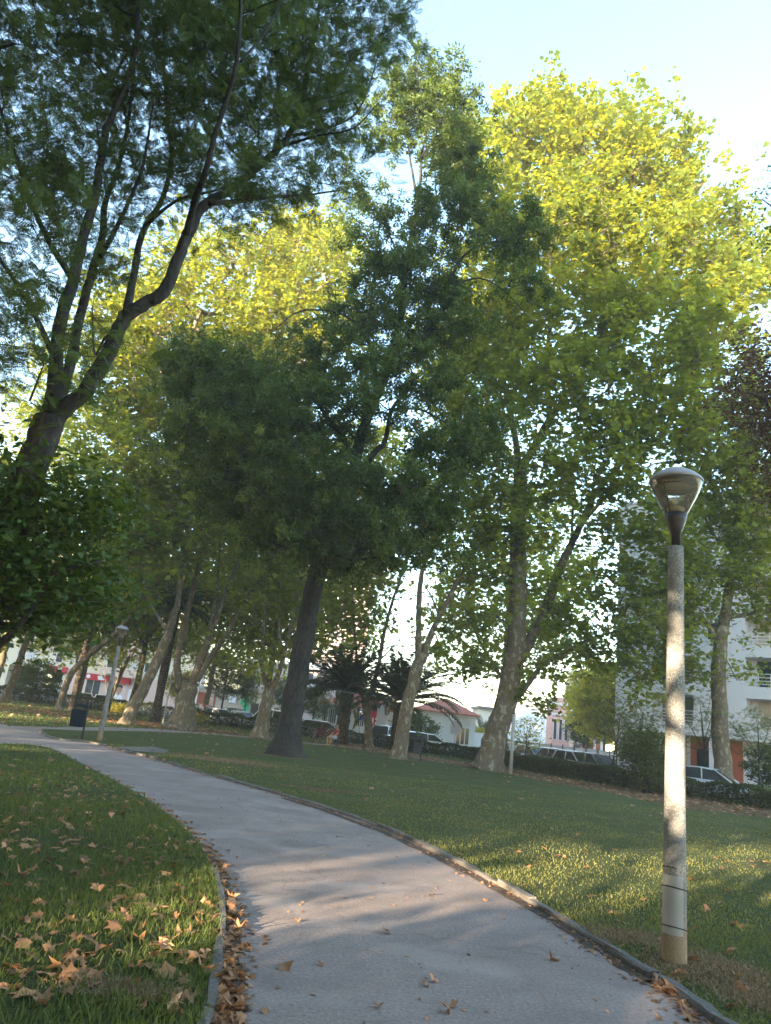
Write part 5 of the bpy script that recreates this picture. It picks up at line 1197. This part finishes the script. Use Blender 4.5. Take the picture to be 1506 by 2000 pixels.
for pa, pc in ((626, 634), (638, 652), (690, 708), (732, 752), (765, 778)):
    wv = b.window(None, None, 'window_glass', 'trim_white', .74, (X(pa), X(pc), 1.35, 2.75), bars=False)
    b.boxes('grille', 'white_paint', [(x, x + .05, .60, .64, 1.37, 2.73) for x in np.arange(X(pa) + .1, X(pc) - .08, .22)], wv)
for i in range(3):
    a = X(893) + i * (X(919) - X(893)) / 3; c = a + (X(919) - X(893)) / 3 - .12
    b.window(None, None, 'window_glass', 'trim_white', -.04, (a, c, .75, 2.35), bars=False); b.window(None, None, 'shutter', 'trim_white', -.04, (a, c, 2.6, 3.3), 'louvre', False)
b.boxes('cornice', 'trim_white', [(xr - .1, xe + .12, -.12, -.003, ze - .25, ze)])

b = Facade('garden_wall', 'plain white garden wall running right from the white house', 930, 83, 0, 'wall')
w_ = b.uz(992, 1440)[0]; b.boxes('masonry', 'white_wall', [(0, w_, 0, .25, -.05, 2.0)]); b.boxes('coping', 'trim_white', [(-.05, w_ + .05, -.05, .3, 2.003, 2.1)])
b = Facade('yellow_house', 'small pale yellow house with brown flat roof behind the young palm', 936, 122, 0)
w_ = b.uz(972, 1400)[0]; b.boxes('wall', 'cream_wall', [(0, w_, 0, 8, -.05, 6.0)]); b.boxes('roof', 'shutter_brown', [(-.3, w_ + .3, -.5, 8.2, 6.003, 6.4)]); b.window(None, None, 'window_glass', 'trim_white', -.03, (w_ * .5, w_ * .8, 3.5, 4.9))
b = Facade('white_flats', 'pale overexposed white flats far behind the thin young tree', 985, 150, 0)
w_ = b.uz(1076, 1400)[0]; b.boxes('wall', 'white_wall', [(0, w_, 0, 10, -.05, 8.5)])
for i in range(4): b.window(None, None, 'shutter', 'trim_white', -.03, (w_ * (.12 + .22 * i), w_ * (.22 + .22 * i), 4.5, 6.2))
b.boxes('roof', 'trim_white', [(-.2, w_ + .2, -.2, 10.1, 8.504, 8.8)])
b = Facade('rose_house', 'rose pink two storey house with white cornices beyond the hoarding', 1079, 118, math.radians(-8))
w_ = b.uz(1113, 1420)[0]; b.boxes('wall', 'rose_wall', [(0, w_, 0, 9, -.05, 8.0)])
b.boxes('cornice', 'trim_white', [(-.2, w_ + .2, -.25, -.003, 6.2, 6.45), (-.25, w_ + .25, -.3, -.004, 7.7, 8.05)])
for i in range(3): b.window(None, None, 'window_glass', 'trim_white', -.04, (w_ * (.10 + .31 * i), w_ * (.26 + .31 * i), 2.6, 5.6))
b.boxes('roof', 'rose_wall', [(0, w_, .01, 9, 8.06, 8.9)])
b = Facade('cream_flats', 'tall cream flats with small windows right of the rose house', 1114, 128, math.radians(-8))
w_ = b.uz(1135, 1420)[0]; b.boxes('wall', 'cream_wall', [(0, w_, 0, 10, -.05, 14)])
for fl in range(3):
    for i in range(2): b.window(None, None, 'window_glass', 'cream_wall', -.03, (w_ * (.2 + .38 * i), w_ * (.36 + .38 * i), 3.6 + 3.3 * fl, 5.2 + 3.3 * fl))
b.boxes('roof', 'cream_wall', [(-.15, w_ + .15, -.15, 10.1, 14.004, 14.3)])
b = Facade('pink_cottage', 'low pink cottage with orange garage doors under the dark pine', 1136, 112, math.radians(-8))
w_ = b.uz(1180, 1430)[0]; b.boxes('wall', 'pale_pink_wall', [(0, w_, 0, 8, -.05, 4.6)])
for i in range(3): b.window(None, None, 'rust_wall', 'trim_white', -.03, (w_ * (.06 + .3 * i), w_ * (.26 + .3 * i), .8, 3.2), 'door')
b.boxes('roof', 'trim_white', [(-.15, w_ + .15, -.15, 8.1, 4.604, 4.9)])
# hoarding of horizontal grey boards
b = Facade('hoarding', 'long grey board hoarding behind the parked cars right of the huge plane tree', 990, 63, math.radians(-14), 'fence')
w_ = b.uz(1216, 1460)[0]; zh = b.uz(1060, 1452)[1]
nb = 7; g = Geo()
for i in range(nb): g.box(0, w_, 0, .06, .04 + i * zh / nb, .04 + (i + 1) * zh / nb - .035)
g.build('board', 'fence_grey', b.root)
for x in np.linspace(0, w_ - .1, 11): b.boxes('post', 'metal_dark', [(x, x + .08, -.09, -.002, -.05, zh + .12)])
b = Facade('metal_gate', 'grey metal gate beside the corner of the grey apartment block', 1206, 56, math.radians(-30), 'gate', 1475)
b.boxes('panel', 'fence_grey', [(0, 1.2, 0, .05, .05, 2.0)]); b.boxes('panel', 'fence_grey', [(1.26, 2.4, 0, .05, .05, 2.0)]); b.boxes('frame', 'metal_dark', [(-.08, 0, -.02, .07, -.05, 2.1), (2.4, 2.48, -.02, .07, -.05, 2.1), (1.2, 1.26, -.02, .07, .0, 2.05)])

# ------------------------------------------------------------------ street furniture
def lamp(name, label, px, py, scale=1.0, n=28, straps=False, group='park lamps'):
    b = G(px, py); b[2] = 0; root = empty(name, b, label, 'street lamp', group); root.scale = (scale,) * 3; s = scale
    g = Geo(); z = np.concatenate([np.linspace(-.1, 3.36, 24)]); g.lathe([(.094 - .030 * max(0, q) / 3.36, q) for q in z] + [(.0, 3.362)], n); g.build('pole', 'aggregate_concrete', root, True)
    g = Geo(); g.lathe([(.0, 3.363), (.038, 3.363), (.038, 3.47), (.045, 3.475), (.050, 3.50), (.066, 3.53), (.068, 3.545), (.086, 3.60), (.098, 3.665), (.0, 3.666)], n); g.build('collar', 'lamp_dark', root, True)
    g = Geo(); g.lathe([(.097, 3.667), (.125, 3.72), (.165, 3.80), (.200, 3.88), (.218, 3.93), (.226, 3.965)], n); g.build('bowl', 'clear_acrylic', root, True)
    g = Geo(); g.lathe([(.178, 3.95), (.186, 3.905), (.193, 3.905), (.209, 3.958), (.178, 3.95)], n); g.build('reflector', 'lamp_dark', root, True)
    g = Geo(); g.lathe([(.0, 3.94), (.10, 3.945), (.177, 3.952), (.177, 3.962), (.0, 3.964)], n); g.build('diffuser', 'lamp_inner', root, True)
    g = Geo(); g.lathe([(.0, 3.667), (.085, 3.667), (.078, 3.715), (.05, 3.735), (.0, 3.738)], n); g.build('lamp_holder', 'lamp_inner', root, True)
    g = Geo()
    for k in range(4):
        a = k * math.pi / 2 + .6; g.tube([(.09 * math.cos(a), .09 * math.sin(a), 3.67), (.14 * math.cos(a), .14 * math.sin(a), 3.8), (.19 * math.cos(a), .19 * math.sin(a), 3.90)], .005, 5)
    g.build('strut', 'lamp_dark', root, True)
    g = Geo(); g.lathe([(.0, 3.967), (.228, 3.967), (.236, 3.972), (.236, 3.985), (.222, 4.005), (.17, 4.05), (.10, 4.088), (.04, 4.103), (.0, 4.105)], n); g.build('cap', 'lamp_cap', root, True)
    if straps:
        for zz, tl in ((.70, .10), (.56, .16), (.28, .16)):
            g = Geo(); a = np.linspace(0, 2 * math.pi, 33); rr = .0985 - .030 * zz / 3.36
            pts = np.column_stack([rr * np.cos(a), rr * np.sin(a), zz + .02 * np.sin(a - 2.4) * 1.0]); 
            if zz == .70: pts = pts[14:24]
            g.tube(pts, .0045, 6); g.build('strap', 'strap_black', root, True)
        g = Geo(); a = np.linspace(math.pi * .95, math.pi * 1.62, 12); V = []
        for q in a:
            for zz in (.24, .66): rr = .0965 - .030 * zz / 3.36; V.append((rr * math.cos(q), rr * math.sin(q), zz))
        g.add(V, [(2 * i, 2 * i + 2, 2 * i + 3, 2 * i + 1) for i in range(11)]); g.build('plastic_sleeve', 'plastic_wrap', root, True)
    return root
lamp('street_lamp', 'large speckled concrete lamp post with glass bowl in the right foreground', 1317, 1890, 1.075, straps=True, n=40)
lamp('street_lamp', 'smaller speckled lamp post beside the blue bin at the path bend', 193, 1448, n=20)
def thin_lamp(label, px, py, h, head=True):
    b = G(px, py); b[2] = 0; root = empty('lamp_post', b, label, 'lamp post')
    g = Geo(); g.tube([(0, 0, -.1), (0, 0, h * .5), (0, 0, h)], [.06, .05, .04], 10); g.build('pole', 'galvanised', root, True)
    if head:
        g = Geo(); g.tube([(0, 0, h), (.1, -.05, h + .12), (.28, -.14, h + .14)], [.03, .03, .03], 6); g.build('arm', 'galvanised', root, True)
        g = Geo(); g.ball((.36, -.18, h + .10), (.20, .15, .10), 12, 8); g.build('head', 'metal_dark', root, True)
    return root
thin_lamp('thin lamp post with small head left of the massive plane trunk', 317, 1418, 3.6)
b = P(997, 1512, 40.4); b[2] = 0; root = empty('signpost', b, 'bare grey metal post standing beside the huge plane tree', 'post')
g = Geo(); g.tube([(0, 0, -.1), (0, 0, 1.6), (0, 0, 3.0)], [.09, .085, .08], 12); g.build('pole', 'galvanised', root, True)
g = Geo(); g.tube([(0, 0, 3.0), (0, 0, 3.05), (0, 0, 3.07)], [.085, .085, .02], 12); g.build('cap', 'metal_dark', root, True)

def bin_(label, px, py, mat, rz):
    b = G(px, py); b[2] = 0; root = empty('litter_bin', b, label, 'litter bin', 'park litter bins', rz)
    g = Geo(); g.tube([(0, 0, -.1), (0, 0, .5), (0, 0, 1.32)], .032, 10); g.build('post', 'metal_dark', root, True)
    g = Geo(); x0, x1 = -.50, -.045; hw = .2
    for (za, zb, k) in ((.42, .98, 1.0),):
        g.add([(x0 + .03, -hw * .88, .42), (x1, -hw * .88, .42), (x1, hw * .88, .42), (x0 + .03, hw * .88, .42), (x0, -hw, 1.0), (x1, -hw, 1.0), (x1, hw, 1.0), (x0, hw, 1.0),
               (x0 + .02, -hw + .02, 1.0), (x1 - .02, -hw + .02, 1.0), (x1 - .02, hw - .02, 1.0), (x0 + .02, hw - .02, 1.0), (x0 + .05, -hw * .8, .5), (x1 - .03, -hw * .8, .5), (x1 - .03, hw * .8, .5), (x0 + .05, hw * .8, .5)],
              [(0, 3, 2, 1), (0, 1, 5, 4), (1, 2, 6, 5), (2, 3, 7, 6), (3, 0, 4, 7), (4, 5, 9, 8), (5, 6, 10, 9), (6, 7, 11, 10), (7, 4, 8, 11), (8, 9, 13, 12), (9, 10, 14, 13), (10, 11, 15, 14), (11, 8, 12, 15), (12, 13, 14, 15)])
    o = g.build('bucket', mat, root); md = o.modifiers.new('b', 'BEVEL'); md.width = .012; md.segments = 2
    g = Geo(); a = np.linspace(0, math.pi, 9); pr = [(-.44 + .0, 1.10)] 
    v = []
    for yy in (-.16, .16):
        for q in a: v.append((-.23 - .21 * math.cos(q), yy, 1.11 + .075 * math.sin(q)))
    g.add(v, [tuple(range(9)), tuple(range(9, 18))[::-1]] + [(i, i + 9, i + 10, i + 1) for i in range(8)] + [(0, 8, 17, 9)]); g.build('hood', mat, root)
    g = Geo(); g.box(-.06, .0, -.02, .02, 1.13, 1.17); g.box(-.046, -.0, -.03, .03, .62, .68); g.build('bracket', 'metal_dark', root)
    return root
bin_('dark blue litter bin with hooded top by the path bend', 159, 1445, 'bin_blue', math.radians(8))
bin_('grey litter bin on a post left of the huge plane tree', 821, 1488, 'metal_dark', math.radians(8))

def sign(name, label, px, pz, Y, w_, h_, zc, mat, post=True, pole_h=None):
    b = P(px, 1440, Y); b[2] = 0; root = empty(name, b, label, 'sign')
    if post: g = Geo(); g.tube([(0, .04, -.1), (0, .04, 1), (0, .04, zc + h_ / 2)], .03, 8); g.build('post', 'galvanised', root, True)
    g = Geo(); g.box(-w_ / 2, w_ / 2, -.012, .008, zc - h_ / 2, zc + h_ / 2); pl = g.build('panel', mat, root); return root, pl
root, pl = sign('parking_sign', 'blue square parking sign with a white P between palm and pale plane tree', 700, 0, 72, .78, .95, 2.35, 'sign_blue')
g = Geo(); y = -.02
def flat(v): g.add([(x, y, z) for x, z in v], [tuple(range(len(v)))])
cz = 2.38; flat([(-.20, cz - .32), (-.08, cz - .32), (-.08, cz + .32), (-.20, cz + .32)])
ao = [(-.08 + .24 * math.sin(q) * 1.0, cz + .14 + .18 * math.cos(q)) for q in np.linspace(0, math.pi, 11)]; ai = [(-.08 + .12 * math.sin(q), cz + .14 + .08 * math.cos(q)) for q in np.linspace(0, math.pi, 11)]
for i in range(10): flat([ao[i], ai[i], ai[i + 1], ao[i + 1]])
g.build('letter', 'sign_white', pl)
root, pl = sign('banner', 'red and white banner beside the pale forked plane trunk', 731, 0, 76, 1.2, 2.4, 2.6, 'sign_red')
g = Geo(); g.box(-.45, .45, -.02, -.0125, 2.9, 3.6); g.build('picture', 'metal_dark', pl); g = Geo(); g.box(-.4, -.25, -.02, -.0125, 1.7, 2.3); g.box(-.1, .4, -.02, -.0125, 2.1, 2.3); g.box(-.1, .4, -.02, -.0125, 1.7, 1.88); g.build('lettering', 'sign_white', pl)
root, pl = sign('notice_board', 'pale grey notice board on a post before the white house', 741, 0, 75, 1.0, 2.2, 2.6, 'fence_grey')
root, pl = sign('road_sign', 'pale square road sign seen from behind in front of the louvred windows', 889, 0, 70, .95, 1.15, 2.2, 'fence_grey')
root, pl = sign('road_sign', 'small blue road sign left of the near palm trunk', 655, 0, 74, .6, .8, 2.5, 'sign_blue')

# park bench with two people, seen from the path side
bp = P(632, 1455, 51.5); bp[2] = 0
bench = empty('park_bench', bp, 'slatted red brown park bench in front of the near palm', 'bench', None, math.radians(-14))
g = Geo()
for i in range(4): g.box(-1.0, 1.0, -.02 + i * .11, .07 + i * .11, .42, .455)
g.build('seat', 'wood_red', bench)
g = Geo()
for i in range(3): g.box(-1.0, 1.0, .44 + i * .03, .47 + i * .03, .56 + i * .12, .65 + i * .12)
g.build('backrest', 'wood_red', bench)
for x in (-.85, .85):
    g = Geo(); g.box(x - .03, x + .03, 0, .06, -.03, .418); g.box(x - .03, x + .03, .36, .42, -.03, .418); g.tube([(x, .40, .40), (x, .47, .62), (x, .55, .92)], .025, 6); g.build('leg', 'metal_dark', bench)
def person(label, loc, rz, limbs, skin, head, hair, clothes, hands=()):
    """one continuous body: tapered limbs merged by a voxel remesh; clothing and hair as children"""
    root = empty('person', loc, label, 'person', None, rz)
    g = Geo()
    for pts, rad in limbs:
        L = smoothline(pts, 4); q = np.linspace(0, 1, len(L)); g.tube(L, np.interp(q, np.linspace(0, 1, len(rad)), rad), 12)
        g.ball(L[0], rad[0], 10, 8); g.ball(L[-1], rad[-1], 10, 8)
    hc = np.array(head); g.ball(hc, (.078, .095, .118), 14, 10); g.ball(hc + (0, -.10, -.01), (.014, .022, .02), 8, 6); g.ball(hc + (0, -.05, -.085), (.045, .05, .04), 8, 6)
    for sx in (-1, 1): g.ball(hc + (sx * .082, .01, -.005), (.014, .022, .032), 8, 6)
    for hp, hd in hands:
        hp = np.array(hp); hd = np.array(hd) / np.linalg.norm(hd); sd_ = np.cross(hd, (0, 0, 1)); sd_ /= np.linalg.norm(sd_)
        g.tube([hp, hp + hd * .05, hp + hd * .09], [.028, .038, .03], 8)
        for i, ln in enumerate((.065, .08, .085, .072)):
            o_ = hp + hd * .085 + sd_ * (i - 1.5) * .021; g.tube([o_, o_ + hd * ln * .55, o_ + hd * ln * .9 + (0, 0, -.02)], [.010, .0095, .008], 6)
        o_ = hp + hd * .03 - sd_ * .03; g.tube([o_, o_ - sd_ * .03 + hd * .03, o_ - sd_ * .035 + hd * .06], [.012, .011, .009], 6)
    o = g.build('body', skin, root, True); m = o.modifiers.new('r', 'REMESH'); m.mode = 'VOXEL'; m.voxel_size = .009; m.use_smooth_shade = True
    g = Geo(); g.ball(hc + (0, .018, .03), (.088, .098, .108), 14, 10); g.build('hair', hair, root, True)
    for nm, mat, parts in clothes:
        g = Geo()
        for pts, rad in parts:
            L = smoothline(pts, 4); q = np.linspace(0, 1, len(L)); g.tube(L, np.interp(q, np.linspace(0, 1, len(rad)), rad), 14); 
        o = g.build(nm, mat, root, True); m = o.modifiers.new('r', 'REMESH'); m.mode = 'VOXEL'; m.voxel_size = .014; m.use_smooth_shade = True
    return root
def seated(label, x, rz, skin, top, shorts, armout, lean):
    loc = np.array(bp) + np.array([x * math.cos(math.radians(-14)), x * math.sin(math.radians(-14)), 0])
    hip_, ch, nk = (0, .20, .54), (0, .30 + lean, .86), (0, .33 + lean, 1.08)
    L = [([hip_, (0, .26 + lean * .6, .70), ch, (0, .31 + lean, 1.02)], [.15, .135, .155, .09]), ([(0, .31 + lean, 1.0), nk, (0, .32 + lean, 1.16)], [.06, .052, .05])]
    cl = []; pants = []
    feet = ((-.30, -.62), (.12, -.30)) if armout else ((-.12, -.34), (.10, -.30))
    hands = []
    for s, (fx, fy) in zip((-1, 1), feet):
        kx = s * .16 + fx * .25; knee = (kx, -.24, .53); L.append(([(s * .09, .18, .53), (kx * .7, -.02, .55), knee], [.09, .08, .062])); L.append(([knee, ((kx + fx) / 2, (-.24 + fy) / 2 + .02, .30), (fx, fy + .06, .09)], [.060, .056, .036])); L.append(([(fx, fy + .07, .05), (fx, fy - .02, .045), (fx, fy - .13, .03)], [.042, .04, .028]))
        pants.append(([(s * .085, .20, .54), (kx * .75, -.04, .555), (kx * .95, -.17, .54)], [.115, .103, .09]))
        sh = (s * .19, .31 + lean, .98)
        if armout and s == 1: el, ha = (s * .44, .36 + lean, .98), (s * .68, .38 + lean, .95)
        elif armout: el, ha = (s * .32, .14, .74), (s * .26, -.10, .62)
        else: el, ha = (s * .27, .12, .76), (s * .14, -.12, .62)
        L.append(([(0, .31 + lean, .98), sh], [.09, .068])); L.append(([sh, el], [.056, .044])); L.append(([el, ha], [.042, .030])); hands.append((ha, np.subtract(ha, el)))
        if top: cl.append(([sh, tuple(np.add(sh, np.subtract(el, sh) * .5))], [.075, .062]))
    clothes = [('shorts', shorts, pants + [([(0, .17, .52), (0, .24, .66)], [.165, .155])])]
    if top: clothes.append(('shirt', top, [([(0, .21, .58), (0, .26 + lean * .6, .72), ch, (0, .31 + lean, 1.03)], [.162, .15, .17, .10]), ([(-.17, .31 + lean, .98), (.17, .31 + lean, .98)], [.082, .082])] + cl))
    return person(label, loc, rz, L, skin, (0, .31 + lean, 1.30), 'hair_dark', clothes, hands)
seated('person in maroon clothes lounging on the bench with one arm stretched out', -.42, math.radians(-14), 'skin_brown', 'cloth_maroon', 'cloth_maroon', True, .08)
seated('person in red shirt and pale shorts sitting on the right of the bench', .55, math.radians(-52), 'skin_tan', 'cloth_red', 'cloth_denim', False, .0)
pw = P(988, 1470, 56); pw[2] = 0
person('person in dark clothes walking past the hoarding behind the hedge', pw, math.radians(60),
       [([(0, 0, .92), (0, 0, 1.1), (0, .0, 1.32), (0, 0, 1.45)], [.14, .125, .155, .09]), ([(0, 0, 1.44), (0, 0, 1.52), (0, -.01, 1.58)], [.06, .052, .05]),
        ([(-.09, 0, .92), (-.10, -.12, .52), (-.10, -.16, .09)], [.09, .062, .038]), ([(.09, 0, .92), (.10, .08, .52), (.10, .26, .12)], [.09, .062, .038]), ([(-.10, -.13, .05), (-.10, -.28, .03)], [.042, .03]), ([(.10, .29, .09), (.10, .18, .03)], [.042, .03]),
        ([(0, 0, 1.40), (-.19, 0, 1.40)], [.09, .066]), ([(0, 0, 1.40), (.19, 0, 1.40)], [.09, .066]), ([(-.2, 0, 1.40), (-.25, .08, 1.12), (-.24, .0, .88)], [.056, .043, .03]), ([(.2, 0, 1.40), (.25, -.08, 1.12), (.24, -.18, .92)], [.056, .043, .03])],
       'skin_brown', (0, -.02, 1.68), 'hair_dark', [('shirt', 'cloth_grey', [([(0, 0, .9), (0, 0, 1.1), (0, 0, 1.32), (0, 0, 1.45)], [.15, .14, .168, .1]), ([(-.18, 0, 1.4), (.18, 0, 1.4)], [.08, .08])]), ('trousers', 'cloth_grey', [([(-.09, 0, .95), (-.10, -.12, .52), (-.10, -.16, .12)], [.115, .08, .06]), ([(.09, 0, .95), (.10, .08, .52), (.10, .25, .16)], [.115, .08, .06])])],
       [((-.24, .0, .87), (0, -.2, -1)), ((.24, -.18, .90), (0, -.2, -1))])

b = Facade('apartment_block', 'unseen long block added outside the left edge to shade the shops', 0, 50, 0)
b.root.location = (-96, 44, -.02)  # unseen building, added to cast shade on the shop fronts
b.boxes('wall', 'cream_wall', [(0, 56, 0, 12, 0, 21)]); b.boxes('roof', 'beige_wall', [(-.3, 56.3, -.3, 12.3, 21.002, 21.5)])
for k in range(6):
    for i in range(12): b.window(None, None, 'window_glass', 'trim_white', 12.0, (1.5 + i * 4.6, 3.3 + i * 4.6, 1.2 + k * 3.3, 2.8 + k * 3.3))

# ------------------------------------------------------------------ thin haze filling the park, added in place of lens glare
m, t, o = nt('veil_air'); v = t.nodes.new('ShaderNodeVolumePrincipled'); v.inputs['Color'].default_value = (.95, .90, .82, 1); v.inputs['Density'].default_value = .0011; v.inputs['Anisotropy'].default_value = .0
t.links.new(v.outputs[0], o.inputs['Volume'])
g = Geo(); g.box(-720, 720, -320, 920, -1.2, 52); o = g.build('veil', 'veil_air'); o['kind'] = 'stuff'; o['label'] = 'thin added lens glare haze'
